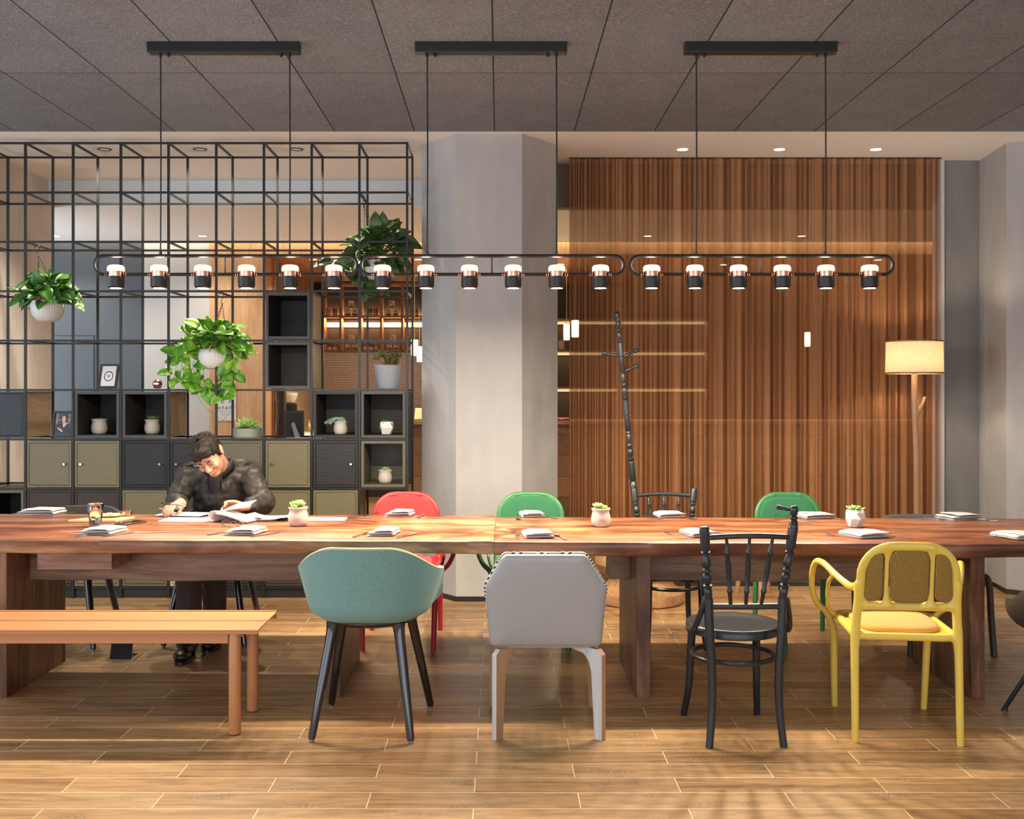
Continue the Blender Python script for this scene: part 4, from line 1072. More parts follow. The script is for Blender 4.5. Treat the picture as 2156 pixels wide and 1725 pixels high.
# ================================================================ TABLE SETTINGS
TZ = .7505
def on_table(px, py): Y = (CH-TZ)*F/(py-CY); return Vector((WX(px, Y), Y, TZ))
def napkin_mesh(seed, w=.135, d=.16, shear=.02):
    random.seed(seed)
    # folded cloth: a strip wound back and forth, open folds towards the front
    path = []
    h = [.004, .0115, .0195, .0275]; L = [(-w/2, w/2), (w/2-.004, -w/2+.006), (-w/2+.012, w/2-.006), (w/2-.012, -w/2+.030)]
    for i, ((a, b), z) in enumerate(zip(L, h)):
        for k in range(7): path.append((lerp(a, b, k/6), z+random.uniform(-.0008,.0008)))
        if i < 3:
            s = 1 if b > a else -1; path.append((b+s*.0048, z+.0037))
    rows = []
    for j in range(7):
        v = j/6; y = lerp(-d/2, d/2, v)
        rows.append([(x*(1-.03*v)+shear*v+.0015*math.sin(5*v+x*40), y+.010*math.sin(x*9)*(1-v)*.4-z*.4, max(.0022, z*(1-.12*abs(v-.4))+.001*math.sin(9*v+x*30))) for x, z in path])
    m = MB(); m.grid(rows); return m
def utensil(kind):
    m = MB(); th = .0016
    def strip(pts):     # pts: (y, halfwidth, z)
        m.rings([[(-w, y, z-th), (w, y, z-th), (w, y, z+th), (-w, y, z+th)] for y, w, z in pts])
    if kind == 'fork':
        strip([(-.085,.0045,.003), (-.080,.0060,.003), (-.04,.0045,.0035), (.0,.0026,.006), (.022,.0028,.0065), (.032,.0095,.0045), (.046,.0110,.0035)])
        for k in range(4):
            x = -.0092+k*.00613
            m.rings([[(x-a, y, z-th), (x+a, y, z-th), (x+a, y, z+th), (x-a, y, z+th)] for y, a, z in ((.044,.0016,.0035), (.066,.0014,.005), (.082,.0008,.0075))])
    elif kind == 'knife':
        strip([(-.095,.0050,.003), (-.090,.0064,.003), (-.02,.0052,.003), (.0,.0040,.003)])
        m.rings([[(-.004, y, .0022), (w, y, .0022), (w, y, .0038), (-.004, y, .0038)] for y, w in ((-.002,.004), (.015,.0095), (.06,.0105), (.085,.0075), (.100,.0), )])
    else:
        strip([(-.085,.0045,.003), (-.080,.0060,.003), (-.04,.0045,.0035), (.0,.0026,.006), (.025,.0030,.006), (.034,.0080,.0045)])
        R = []
        for q, z in ((1, .0062), (.8,.0035), (.5,.0022), (.05,.0018)):
            R.append([(.0155*q*math.cos(a), .056+.025*q*math.sin(a), z) for a in [2*PI*k/20 for k in range(20)]])
        m.rings(R, cap0=False)
    return m
_ut = {}
def place_utensil(kind, px, py, rz, lab):
    p = on_table(px, py)
    if kind not in _ut:
        o = utensil(kind).build('table_'+kind, M['steel']); _ut[kind] = o
    else:
        o = _ut[kind].copy(); COL.objects.link(o)
    o.location = p; o.rotation_euler = (0, 0, rz)
    tag(o, lab, kind, 'table '+kind+('s' if kind != 'knife' else '')); return o
NEAR = [ # napkin px, rotation, width, where, [(kind, px, py, rot, side)]
 (214,1122,-.10,.150,'in front of the water glass', [('fork',186,1128,-.5,'left of'),('knife',250,1126,-.55,'right of')]),
 (513,1123,-.08,.145,'next to the reading glasses', [('fork',468,1124,-.75,'left of'),('knife',557,1127,-.6,'right of')]),
 (803,1125,.0,.122,'on the near edge behind the teal chair', [('fork',760,1128,-.35,'left of'),('knife',855,1129,-.4,'right of')]),
 (1136,1129,.0,.135,'on the near edge behind the grey leather chair', [('fork',1089,1131,.0,'left of'),('spoon',1180,1132,.25,'right of')]),
 (1475,1127,.12,.13,'behind the near bentwood chair', [('fork',1424,1127,.75,'left of'),('knife',1513,1124,.7,'right of')]),
 (1823,1129,.22,.165,'on the near edge behind the yellow chair', [('fork',1772,1130,.85,'left of'),('knife',1878,1131,.8,'right of')]),
 (2146,1132,.22,.165,'cut by the right edge of the photo', [('fork',2110,1132,.85,'left of')]),
]
FAR = [
 (85,1081,PI,.20,'on the far edge at the left end, by the shelf', [('fork',36,1084,2.3,'left of'),('knife',128,1083,2.5,'right of')]),
 (838,1085,PI,.135,'on the far edge in front of the red chair', [('knife',783,1084,2.75,'left of'),('fork',885,1088,3.0,'right of')]),
 (1123,1087,PI,.125,'before the green chair by the pillar', [('spoon',1090,1092,3.2,'left of'),('fork',1157,1091,3.6,'right of')]),
 (1412,1088,PI,.145,'before the coat-post chair on the far edge', [('knife',1374,1091,3.6,'left of'),('fork',1447,1092,3.6,'right of')]),
 (1717,1090,PI+.1,.165,'before the green chair by the curtain', [('knife',1684,1094,3.75,'left of'),('fork',1766,1094,3.8,'right of')]),
 (2019,1092,PI+.15,.17,'before the low barrel chair on the far edge', [('knife',1978,1095,3.8,'left of'),('fork',2070,1096,3.9,'right of')]),
]
for i, (px, py, rz, w, where, ut) in enumerate(NEAR+FAR):
    o = napkin_mesh(40+i, w, .17 if py > 1100 else .15, .02 if px < 1051 else -.02).build('napkin', M['linen'], None, on_table(px, py)+Vector((0,0,.0)), solid=.0028, sharp=180)
    o.rotation_euler = (0, 0, rz if py > 1100 else rz-PI)
    tag(o, 'folded grey linen napkin '+where, 'napkin', 'folded napkins')
    for k, ux, uy, ur, side in ut:
        place_utensil(k, ux, uy, ur, k+' '+side+' the napkin '+where)
# ================================================================ PLANTS
def leaf(mb, base, dirv, up, L, wd, droop=.4, heart=True, fold=.25, n=6):
    """curved leaf from base along dirv"""
    d = Vector(dirv).normalized(); u = Vector(up); u = (u-d*u.dot(d)); u = u.normalized() if u.length > 1e-4 else Vector((0,0,1))
    s = d.cross(u); rows = []
    for i in range(n+1):
        t = i/n
        if heart: w = wd*(math.sin(PI*min(1, (t*.90+.10))**.70)**.8) if t < 1 else 0
        else: w = wd*math.sin(PI*(t*.9+.1)**.8) if t < 1 else 0
        p = Vector(base)+d*(L*t)-u*(droop*L*t*t)
        rows.append([p-s*w+u*(fold*w), p-s*w*.5+u*(fold*w*.35), p, p+s*w*.5+u*(fold*w*.35), p+s*w+u*(fold*w)])
    mb.grid(rows)
def rosette(mb, c, n, r, tilt0, tilt1, L, wd, th, seed, fat=.5):
    """succulent rosette of plump pointed leaves"""
    random.seed(seed)
    for i in range(n):
        t = i/n; a = i*2.39996+random.uniform(-.1,.1); el = lerp(tilt0, tilt1, t); l = L*lerp(1.0, .55, t)*random.uniform(.85,1.1)
        d = Vector((math.cos(a)*math.cos(el), math.sin(a)*math.cos(el), math.sin(el)))
        up = Vector((-math.cos(a)*math.sin(el), -math.sin(a)*math.sin(el), math.cos(el))); s = d.cross(up)
        R = []
        for q, w in ((0,.45),(.3,.85),(.6,1.0),(.85,.6),(1.0,.08)):
            p = Vector(c)+d*(r*.15+l*q)+up*(.15*l*q*q)
            R.append([p+s*(wd*w*math.cos(b))+up*(th*w*math.sin(b)) for b in [2*PI*k/8 for k in range(8)]])
        mb.rings(R)
def pot_prof(kind):
    if kind == 'belly':   return [(0,0),(.030,0),(.040,.004),(.0475,.022),(.0490,.040),(.0455,.060),(.0415,.072),(.0420,.078),(.0465,.086),(.0475,.090),(.0455,.092),(.0425,.088),(.0395,.076),(.0395,.070),(0,.070)]
    if kind == 'facet':   return [(0,0),(.026,0),(.032,.003),(.047,.045),(.0445,.074),(.040,.088),(.037,.088),(.0375,.072),(0,.072)]
POTS = {}
def small_plant(loc, label, kind, sc, plant, group='small potted succulents'):
    t = thing('potted_succulent', label, 'potted plant', loc, 0, group)
    m = MB()
    if kind == 'facet':
        pr = pot_prof('facet'); R = []
        for j, (r, z) in enumerate(pr):
            ofs = (PI/7 if j in (3,) else 0)
            R.append([(r*sc*math.cos(2*PI*k/7+ofs)*(1.08), r*sc*math.sin(2*PI*k/7+ofs)*1.08, z*sc) for k in range(7)])
        m.rings(R).build('pot', M['pot_white'], t, sharp=12); zt = .075*sc
    else:
        m.lathe([(r*sc, z*sc) for r, z in pot_prof('belly')], 32).build('pot', M['pot_clay'], t, sharp=60); zt = .076*sc
    MB().lathe([(0,zt-.004),(.038*sc,zt-.004),(.034*sc,zt+.002),(0,zt+.003)], 20).build('soil', M['soil'], t)
    b = MB(); ty, L, n, seed, mat = plant
    if ty == 'spiky': rosette(b, (0,0,zt), n, .008*sc, .55, 1.45, L, L*.11, L*.07, seed)
    elif ty == 'rosette': rosette(b, (0,0,zt+.004), n, .012*sc, .25, 1.3, L, L*.26, L*.10, seed)
    elif ty == 'bushy':
        random.seed(seed)
        for k in range(5):
            a = 2*PI*k/5+.4; r = .020*sc if k else 0
            rosette(b, (r*math.cos(a), r*math.sin(a), zt+L*.25+random.uniform(0,L*.6)), n, .004, .2, 1.35, L, L*.34, L*.13, seed+k)
    elif ty == 'trail':
        random.seed(seed)
        for px_, py_, ln in ((-1,.1,.085),(-.8,-.4,.07),(.5,.2,.03),(0,.4,.035),(-.3,.2,.045)):
            pts = smooth_path([(0,0,zt), (px_*.02, py_*.02, zt+.035), (px_*(.02+ln*.5), py_*.03, zt+.030), (px_*(.02+ln), py_*.035, zt+.004+(.012 if ln<.06 else -.0))], 5)
            for q, p in enumerate(pts[2:]):
                for w in range(4):
                    a = w*PI/2+q*.8; e = p+Vector((math.cos(a)*.006, math.sin(a)*.006, .004*math.sin(a*2)))
                    b.ell(e, (.0075,.0075,.006), seg=7)
    b.build('foliage', M[mat], t, sharp=180)
    return t
def on_shelf(px, r, Y=None, dz=0):
    Y = Y or 7.66; return Vector((WX(px, Y), Y, GZ(r)+.0105+dz))
small_plant(on_table(628, 1107.5), 'pale bellied pot with a light green succulent, on the papers beside the man', 'belly', 1.06, ('bushy', .036, 13, 3, 'succ_light'))
small_plant(on_table(1265, 1109), 'pale bellied pot with a light green succulent, alone in the middle of the right table', 'belly', 1.02, ('bushy', .034, 13, 8, 'succ_light'))
small_plant(on_table(1801, 1110), 'white faceted pot with a yellow-green succulent, on the table behind the yellow chair', 'facet', 1.0, ('rosette', .052, 13, 5, 'succ_light'))
sz = .033
small_plant(on_shelf(209, 6, 7.72, sz-.012), 'pale pot with a flat dark succulent, in the open box right of the portrait', 'belly', 1.16, ('bushy', .018, 10, 4, 'succ_dark'))
small_plant(on_shelf(320.5, 6, 7.72, sz-.012), 'pale pot with a spiky succulent, in the open box below the copper ornament', 'belly', 1.12, ('spiky', .062, 22, 6, 'succ_dark'))
small_plant(on_shelf(717, 6, 7.66, sz-.012), 'pale pot with a drooping grey-green succulent, in the black open box', 'belly', 1.0, ('trail', .05, 8, 2, 'succ_grey'))
small_plant(on_shelf(814, 6, 7.66, sz-.012), 'white faceted pot with a dark succulent, in the open box beside the pillar', 'facet', 1.02, ('bushy', .020, 9, 9, 'succ_dark'))
small_plant(on_shelf(811, 7, 7.66, sz-.012), 'pale pot with a star-shaped succulent, in the lowest open box beside the pillar', 'belly', 1.02, ('spiky', .05, 18, 7, 'succ_light'))
def wide_planter():
    Y = 7.68; sc = Y/F; x0, x1 = WX(491, Y), WX(551, Y); c = (x0+x1)/2; r = (x1-x0)/2; z = GZ(6)+.0105; h = 19*sc
    t = thing('planter_bowl', 'low wide sage-green planter with pointed succulents, on the shelf right above the man', 'potted plant', (c, Y, z))
    MB().lathe([(0,0),(r*.96,0),(r,.004),(r,h),(r-.006,h),(r-.006,h-.01),(0,h-.01)], 40).build('pot', M['pot_green'], t)
    MB().lathe([(0,h-.009),(r-.007,h-.009),(r-.015,h-.001),(0,h+.003)], 24).build('soil', M['soil'], t)
    b = MB(); rosette(b, (.0,-.01,h), 26, .02, .15, 1.4, .115, .014, .007, 21)
    rosette(b, (-.045,.0,h), 10, .01, .1, 1.0, .06, .011, .006, 22); rosette(b, (.05,.0,h), 10, .01, .1, 1.0, .055, .011, .006, 23)
    b.build('foliage', M['succ_light'], t, sharp=180)
wide_planter()
def jade():
    Y = 7.70; sc = Y/F; z = GZ(5)+.0105; c = WX(817, Y); rb, rt, h = 22*sc, 29*sc, 49*sc
    t = thing('jade_planter', 'tall blue-grey tapered planter with a jade plant, on top of the shelf boxes', 'potted plant', (c, Y, z))
    MB().lathe([(0,0),(rb-.003,0),(rb,.004),(rt,h-.002),(rt-.002,h),(rt-.008,h),(rt-.010,h-.02),(0,h-.02)], 40).build('pot', M['pot_blue'], t)
    MB().lathe([(0,h-.021),(rt-.011,h-.021),(0,h-.010)], 24).build('soil', M['soil'], t)
    random.seed(5); st = MB(); b = MB()
    for k in range(13):
        a = 2*PI*k/13+random.uniform(-.2,.2); rad = random.uniform(.025,.085); hh = random.uniform(.03,.105)*(1-.3*(rad/.085))
        e = Vector((rad*math.cos(a), rad*math.sin(a), h-.01+hh)); st.tube([(.01*math.cos(a), .01*math.sin(a), h-.02), e*.6+Vector((0,0,.4*(h+hh*.3))), e], [.007,.006,.004], 6)
        for w in range(8):
            aa = random.uniform(0, 6.28); el = random.uniform(-.1, 1.2); d = Vector((math.cos(aa)*math.cos(el), math.sin(aa)*math.cos(el), math.sin(el)))
            R_ = d.to_track_quat('Z', 'Y').to_matrix(); b.ell(e+d*.020, (.0125,.0055,.0215), R_, seg=8)
    st.build('stem', M['bar_copper_wood'], t); b.build('foliage', M['jade'], t, sharp=180)
jade()
# ---------------------------------------------------------------- hanging baskets
def hanging(label, potpx, potpy, potw, hookpx, hookpy, Y, leafmat, crown, vines, seed, lsize, nleaf):
    sc = Y/F; bx, bz = WX(potpx, Y), WZ(potpy, Y)       # bz: bottom of the pot
    t = thing('hanging_plant', label, 'hanging plant', (bx, Y, bz), 0, 'hanging plants in the grid shelf')
    R0 = potw*sc/2; hp = R0*1.28
    prof = [(0,0),(R0*.35,0),(R0*.62,R0*.10),(R0*.88,R0*.40),(R0*.985,R0*.78),(R0*.99,hp*.8),(R0*.90,hp),(R0*.86,hp),(R0*.93,hp*.8),(0,hp*.78)]
    MB().lathe(prof, 160, mod=lambda a, h: 1+(.012*math.cos(a*40) if h > .01 else 0)).build('pot', M['pot_ribbed'], t, sharp=60)
    MB().lathe([(R0*.80,hp*.8),(R0*.80,hp*1.20),(R0*.86,hp*1.22),(R0*.74,hp*1.22),(R0*.72,hp*.85)], 32).build('liner', M['pot_red'], t)
    MB().lathe([(0,hp*1.08),(R0*.72,hp*1.08),(0,hp*1.14)], 20).build('soil', M['soil'], t)
    hx, hz = WX(hookpx, Y)-bx, WZ(hookpy, Y)-bz
    hk = [(hx-.020,0,hz-.008), (hx-.017,0,hz+.006), (hx-.004,0,hz+.014), (hx+.010,0,hz+.008), (hx+.012,0,hz-.008), (hx+.003,0,hz-.028), (hx-.002,0,hz-.045), (hx+.006,0,hz-.058), (hx+.012,0,hz-.050)]
    MB().tube(smooth_path(hk, 4), .0024, 6).build('hook', M['black_metal'], t)
    for k in range(3):
        a = 2*PI*k/3+.5; e = Vector((R0*.97*math.cos(a), R0*.97*math.sin(a), hp*.86)); s = Vector((hx+.006,0,hz-.056)); m = MB(); n = 34
        P = [s.lerp(e, i/n)+Vector((0,0,-.01*math.sin(PI*i/n))) for i in range(n+1)]
        m.tube(P, [.0028 if i % 2 else .0013 for i in range(n+1)], 5); m.build('chain', M['black_metal'], t)
    random.seed(seed); f = MB(); st = MB(); c = Vector((0,0,hp*1.1))
    for k in range(nleaf):
        a = k*2.39996; q = (k+.5)/nleaf; el = lerp(-.25, 1.35, q**.8)+random.uniform(-.15,.15)
        d = Vector((math.cos(a)*math.cos(el)*crown[0], math.sin(a)*math.cos(el)*crown[0]*.85, math.sin(el)*crown[1]))*random.uniform(.55,1.0)
        if d.z < 0: d.z *= .8
        e = c+d; st.tube(smooth_path([c+Vector((d.x*.1,d.y*.1,-.02)), c+d*.5+Vector((0,0,.03)), e], 3), .0022, 5)
        ld = Vector((d.x, d.y, d.z*.5-.02+random.uniform(-.06,.05))).normalized(); ld += Vector((random.uniform(-.5,.5), random.uniform(-.7,.3), random.uniform(-.4,.2)))
        L = lsize*random.uniform(.75,1.15); upv = Vector((random.uniform(-.5,.5), random.uniform(-1.1,-.1), random.uniform(.5,1.0)))
        leaf(f, e, ld, upv, L, L*random.uniform(.34,.44), random.uniform(.15,.5))
    for v in vines:
        pts = smooth_path([Vector((WX(p[0], Y)-bx, (p[2] if len(p) > 2 else -.05), WZ(p[1], Y)-bz)) for p in v[0]], 6)
        st.tube(pts, .0021, 5); step = max(1, len(pts)//v[1])
        for i in range(3, len(pts), step):
            if random.random() < v[2]+.22 or pts[i].z+bz < WZ(838, Y): continue
            d = Vector((random.uniform(-1,1), random.uniform(-.8,.2), random.uniform(-.9,.15))); L = lsize*random.uniform(.6,.95)
            e = pts[i]+d.normalized()*.02; st.tube([pts[i], e], .0016, 4)
            leaf(f, e, d, Vector((random.uniform(-.4,.4), -1, random.uniform(.3,.9))), L, L*random.uniform(.36,.46), random.uniform(.1,.5))
    st.build('stem', M[leafmat if leafmat != 'leaf_dark' else 'leaf_mid'], t); f.build('foliage', M[leafmat], t, solid=.0006, sharp=180, recalc=False)
hanging('green hanging pothos in a white ribbed pot, at the far left of the shelf', 100, 678, 68, 79, 521, 7.62, 'leaf_mid', (.19,.17), [], 11, .105, 84)
hanging('bright yellow-green hanging pothos with long trailing vines, in the middle of the shelf', 450, 778, 66, 466, 623, 7.62, 'leaf_bright', (.20,.185),
  [([(420,720),(400,760),(408,800),(430,850),(470,882),(480,876)], 14, .55), ([(415,715),(392,745),(385,790),(392,800)], 11, .1), ([(430,725),(410,770),(425,800),(432,815)], 12, .1), ([(480,720),(492,760),(482,800),(470,850)], 16, .05), ([(490,715),(500,745),(512,768)], 6, .2), ([(410,700),(385,735),(372,790),(370,803)], 9, .25), ([(488,712),(496,780),(468,830),(462,850)], 12, .1), ([(440,735),(432,790),(440,818)], 9, .2)], 23, .115, 78)
hanging('dark green hanging pothos in a pale pot, in the upper right of the shelf', 797, 592, 66, 764, 414, 7.72, 'leaf_dark', (.20,.235),
  [([(760,530),(735,545),(700,552),(690,560)], 8, .1), ([(765,545),(750,575),(762,600),(770,612)], 12, .1), ([(790,545),(800,575),(806,600),(800,608)], 9, .15), ([(775,540),(745,565),(735,570)], 8, .1), ([(825,530),(834,548),(828,556)], 6, .1)], 31, .125, 96)
# ================================================================ THINGS ON THE SHELF
def picture(name, label, px0, px1, py0, py1, r, Y, lean, rz, mat, content):
    sc = Y/F; w = (px1-px0)*sc; h = (py1-py0)*sc
    t = thing(name, label, 'picture frame', (WX((px0+px1)/2, Y), Y, GZ(r)+.0105), rz)
    def fn(u, v, d): return (u, d*math.cos(lean)+v*math.sin(lean), v*math.cos(lean)-d*math.sin(lean)+.004)
    b = .014; f = MB()
    o = [(-w/2,0),(w/2,0),(w/2,h),(-w/2,h)]; i = [(-w/2+b,b),(w/2-b,b),(w/2-b,h-b),(-w/2+b,h-b)]
    f.rings([[fn(u, v, d) for u, v in q] for q, d in ((o,0),(i,0),(i,.008),(i,.012),(o,.012))], loop=True, cap0=False); f.build('frame', M[mat], t)
    MB().prism(o, (.0125, .0145), fn).build('back_board', M['black_metal'], t)
    content(t, w-2*b, h-2*b, lambda u, v, d=.0: fn(u, v+b, .008-d))
    MB().cbox(fn(0, h*.30, .055), (.03, .003, h*.62), Matrix.Rotation(-lean-.42, 3, 'X')).build('easel_back', M['box_navy'], t)
    return t
def flat(mb, pts, fn, d): mb.bm.faces.new([mb.bm.verts.new(fn(u, v, d)) for u, v in pts]); return mb
def art_heart(t, w, h, fn):
    m = flat(MB(), [(-w/2,0),(w/2,0),(w/2,h),(-w/2,h)], fn, .001); m.build('print', M['paper'], t)
    m = MB(); c = (0, h*.50); R = []
    for q in (.030, .0365): R.append([fn(c[0]+q*math.cos(a), c[1]+q*math.sin(a), .0022) for a in [2*PI*k/40 for k in range(40)]])
    m.rings(R, cap0=False, cap1=False); m.build('ring_mark', M['box_navy'], t)
    pts = []
    for k in range(30):
        a = 2*PI*k/30; pts.append((.0009*16*math.sin(a)**3, c[1]+.0009*(13*math.cos(a)-5*math.cos(2*a)-2*math.cos(3*a)-math.cos(4*a))))
    flat(MB(), pts, fn, .0024).build('heart_mark', M['pot_blue'], t)
def art_portrait(t, w, h, fn):
    flat(MB(), [(-w/2,0),(w/2,0),(w/2,h),(-w/2,h)], fn, .001).build('print', plain('photo_dark', (.012,.009,.009), .25), t)
    def shape(name, pts, col, d): flat(MB(), [(u*w, v*h) for u, v in pts], fn, d).build(name, plain('photo_'+name, col, .4), t)
    def el(cx, cy, rx, ry, n=24): return [(cx+rx*math.cos(2*PI*k/n), cy+ry*math.sin(2*PI*k/n)) for k in range(n)]
    wd = (.42,.19,.10)
    for u0 in (-.40, .33): shape('chair_post', [(u0-.03,.52),(u0+.06,.52),(u0+.10,.98),(u0+.02,.98)], wd, .0014)
    shape('chair_rail', [(-.46,.66),(.46,.68),(.46,.72),(-.46,.70)], wd, .0013)
    shape('hair', el(.05,.75,.20,.23), (.035,.012,.008), .0016)
    shape('hair_side', [(-.13,.75),(.23,.75),(.28,.55),(.12,.5),(-.06,.5),(-.14,.58)], (.035,.012,.008), .0017)
    shape('neck', [(.0,.62),(.12,.62),(.22,.52),(.04,.34),(-.04,.50)], (.62,.40,.28), .0018)
    shape('face', el(.04,.73,.115,.15), (.70,.44,.33), .002)
    shape('collar', [(.02,.52),(.10,.46),(.24,.58),(.28,.55),(.06,.33),(.0,.40)], (.62,.52,.36), .0021)
    shape('jacket', [(-.42,.06),(-.44,.34),(-.26,.50),(-.04,.56),(.05,.34),(.26,.55),(.40,.44),(.46,.06)], (.012,.012,.020), .0019)
    shape('hand', [(-.30,.36),(-.16,.30),(-.02,.24),(.02,.14),(-.06,.13),(-.18,.22),(-.31,.30)], (.66,.40,.30), .0023)
    for x in (-.012, .085): shape('eye', el(x,.752,.018,.011,10), (.03,.015,.012), .0024)
    shape('mouth', el(.035,.655,.035,.012,12), (.30,.07,.06), .0024)
picture('picture_frame', 'brown photo frame showing a heart in a ring, standing on top of the shelf boxes', 203, 246, 771, 823, 5, 7.70, .22, -.22, 'bar_copper_wood' if False else 'box_brown', art_heart)
picture('portrait_frame', 'black photo frame with a portrait of a seated woman, at the left of the shelf', 107, 152, 871, 926, 6, 7.62, .16, -.08, 'black_metal', art_portrait)
def back_frame():
    Y = 7.66; sc = Y/F; w, h = 42*sc, 55*sc
    t = thing('photo_frame', 'black photo frame seen from behind with its grey prop, on the shelf', 'picture frame', (WX(619, Y), Y, GZ(6)+.0105), math.radians(8))
    ln = -.16
    def fn(u, v, d): return (u, d*math.cos(ln)+v*math.sin(ln)+.02, v*math.cos(ln)-d*math.sin(ln)+.004)
    MB().prism([(-w/2,0),(w/2,0),(w/2,h),(-w/2,h)], (0, .012), fn).build('frame', M['black_metal'], t, bev=.001)
    MB().prism([(-w/2+.01,.01),(w/2-.01,.01),(w/2-.01,h-.01),(-w/2+.01,h-.01)], (-.002, 0), fn).build('back_board', plain('felt_black', (.008,.007,.007), .9), t)
    MB().rings([[(x, y, z) for x, y, z in q] for q in ([(-.022,.004,.10),(.0,.004,.112),(.0,.0065,.112),(-.022,.0065,.10)], [(.008,-.055,.0),(.046,-.055,.0),(.046,-.052,.0),(.008,-.052,.0)])]).build('prop', plain('prop_grey', (.10,.115,.13), .7), t)
back_frame()
c = MB(); Y = 7.68; sc = Y/F
t = thing('copper_ornament', 'small copper lidded ornament on top of the shelf boxes', 'ornament', (WX(331.5, Y), Y, GZ(5)+.0105))
c.lathe([(0,0),(.022,0),(.026,.006),(.034,.026),(.0355,.028),(.0355,.031),(.030,.033),(0,.033)], 12).build('cup', M['copper'], t, sharp=12)
MB().lathe([(.034,.033),(.0335,.040),(.028,.053),(.017,.062),(.006,.065),(0,.065)], 9).build('lid', M['copper'], t, sharp=12)
# ================================================================ BAR
def bar_box(*a): pass
Ys = 14.42
sh = thing('bar_shelf', 'dark wooden bar shelving with lit compartments on the back wall', 'shelf', (WX(780, Ys), Ys, WZ(737, Ys)))
bx0 = sh.location.x; bz0 = sh.location.z
xs = [WX(p, Ys) for p in (680, 716.5, 758.5, 802, 846.5, 890, 933)]
ztop = WZ(600, Ys); zm1, zm0 = WZ(665, Ys), WZ(684, Ys)
def sbox(name, a, b, c0, d, e, f_, mat): return MB().box(a-bx0, b-bx0, c0-Ys, d-Ys, e-bz0, f_-bz0).build(name, M[mat], sh)
for x in xs:
    sbox('divider', x-.013, x+.013, Ys, 14.70, bz0, ztop, 'bar_copper_wood')
sbox('top_board', xs[0], xs[-1], Ys, 14.70, ztop, ztop+.03, 'bar_copper_wood')
sbox('back_board', xs[0], xs[-1], 14.69, 14.715, bz0, ztop, 'bar_dark')
for a, b in zip(xs, xs[1:]):
    sbox('shelf_board', a+.013, b-.013, Ys, 14.69, zm1-.022, zm1, 'bar_copper_wood'); sbox('shelf_board', a+.013, b-.013, Ys, 14.69, bz0-.024, bz0, 'bar_copper_wood')
    sbox('light_strip', a+.016, b-.016, 14.672, 14.688, WZ(689, 14.68), WZ(679.5, 14.68), 'led')
    area('shelf_light', ((a+b)/2, 14.55, zm1-.03), (0,0,0), .22, .12, 1.6, (1.0,.66,.32)); area('shelf_light_up', ((a+b)/2, 14.64, zm1+.012), (PI,0,0), .22, .04, .55, (1.0,.66,.32))
zb0 = [zm1, bz0]
def cyl_jar(px, row, lab, col, lid, w=10, h=18, grp='jars on the bar shelves'):
    Y = 14.52; sc = Y/F; z = zb0[row]+.0005; r = w*sc/2; hh = h*sc
    t = thing('jar', lab, 'jar', (WX(px, Y), Y, z), 0, grp)
    MB().lathe([(0,0),(r*.95,0),(r,.004),(r,hh*.38)], 18).build('base', plain('jar_base', (.62,.50,.32), .4), t); MB().lathe([(r*.98,hh*.38),(r*.98,hh*.84),(r*.8,hh*.88),(0,hh*.88)], 18).build('content', plain('jar_content', col, .35), t)
    MB().lathe([(0,hh*.88),(r*.86,hh*.88),(r*.86,hh*.98),(0,hh)], 18).build('lid', plain('jar_lid', lid, .35), t)
pk, rd, dk, ol = (.55,.17,.17), (.45,.06,.05), (.10,.05,.035), (.30,.24,.07); gd = (.50,.36,.16)
for px, row, lab, col in ((691, 0, 'pink jar, leftmost on the upper bar shelf', pk), (705, 0, 'red jar, second from the left on the upper bar shelf', rd), (779.5, 0, 'dark jar on the upper bar shelf between the two box pyramids', dk), (791, 0, 'red-brown jar on the upper bar shelf between the two box pyramids', rd), (862, 0, 'olive jar on the upper bar shelf near the pillar', ol), (875, 0, 'red jar on the upper bar shelf nearest the pillar', rd),
  (694, 1, 'gold-lidded jar, leftmost on the lower bar shelf', dk), (705.5, 1, 'brown jar, second from the left on the lower bar shelf', (.2,.11,.06)), (768, 1, 'red jar on the lower bar shelf, left of three', rd), (781.5, 1, 'dark jar on the lower bar shelf, middle of three', dk), (793, 1, 'olive jar on the lower bar shelf, right of three', ol), (864, 1, 'red jar on the lower bar shelf behind the glowing tube lamps', rd)):
    cyl_jar(px, row, lab, col, gd)
def tea_box(px, row, lev, lab, col):
    Y = 14.50; sc = Y/F; w, h = 11*sc, 16*sc; z = zb0[row]+.0005+lev*(h+.001)
    t = thing('tea_box', lab, 'box', (WX(px, Y), Y, z), 0, 'boxes stacked on the bar shelves')
    MB().box(-w/2, w/2, -.03, .03, 0, h).build('carton', plain('carton_cream', (.66,.55,.38), .6), t, bev=.001)
    MB().box(-w*.42, w*.42, -.0312, -.0302, h*.05, h*.33).build('label_band', plain('carton_green', (.10,.13,.03), .6), t)
    m = MB(); random.seed(int(px)+row)
    for k in range(6): m.ell(((random.uniform(-.3,.3))*w, -.0305, h*random.uniform(.45,.85)), (w*.11, .0006, w*.11), seg=8)
    m.build('printed_fruit', plain('carton_red', col, .6), t)
for px, row, nm, col in ((740, 0, 'left upper', rd), (825.5, 0, 'right upper', (.14,.08,.06)), (740.5, 1, 'left lower', rd), (827.5, 1, 'right lower', rd)):
    tea_box(px-7.2, row, 0, 'bottom left carton of the %s box pyramid behind the bar' % nm, col); tea_box(px+7.2, row, 0, 'bottom right carton of the %s box pyramid behind the bar' % nm, col); tea_box(px, row, 1, 'top carton of the %s box pyramid behind the bar' % nm, col)
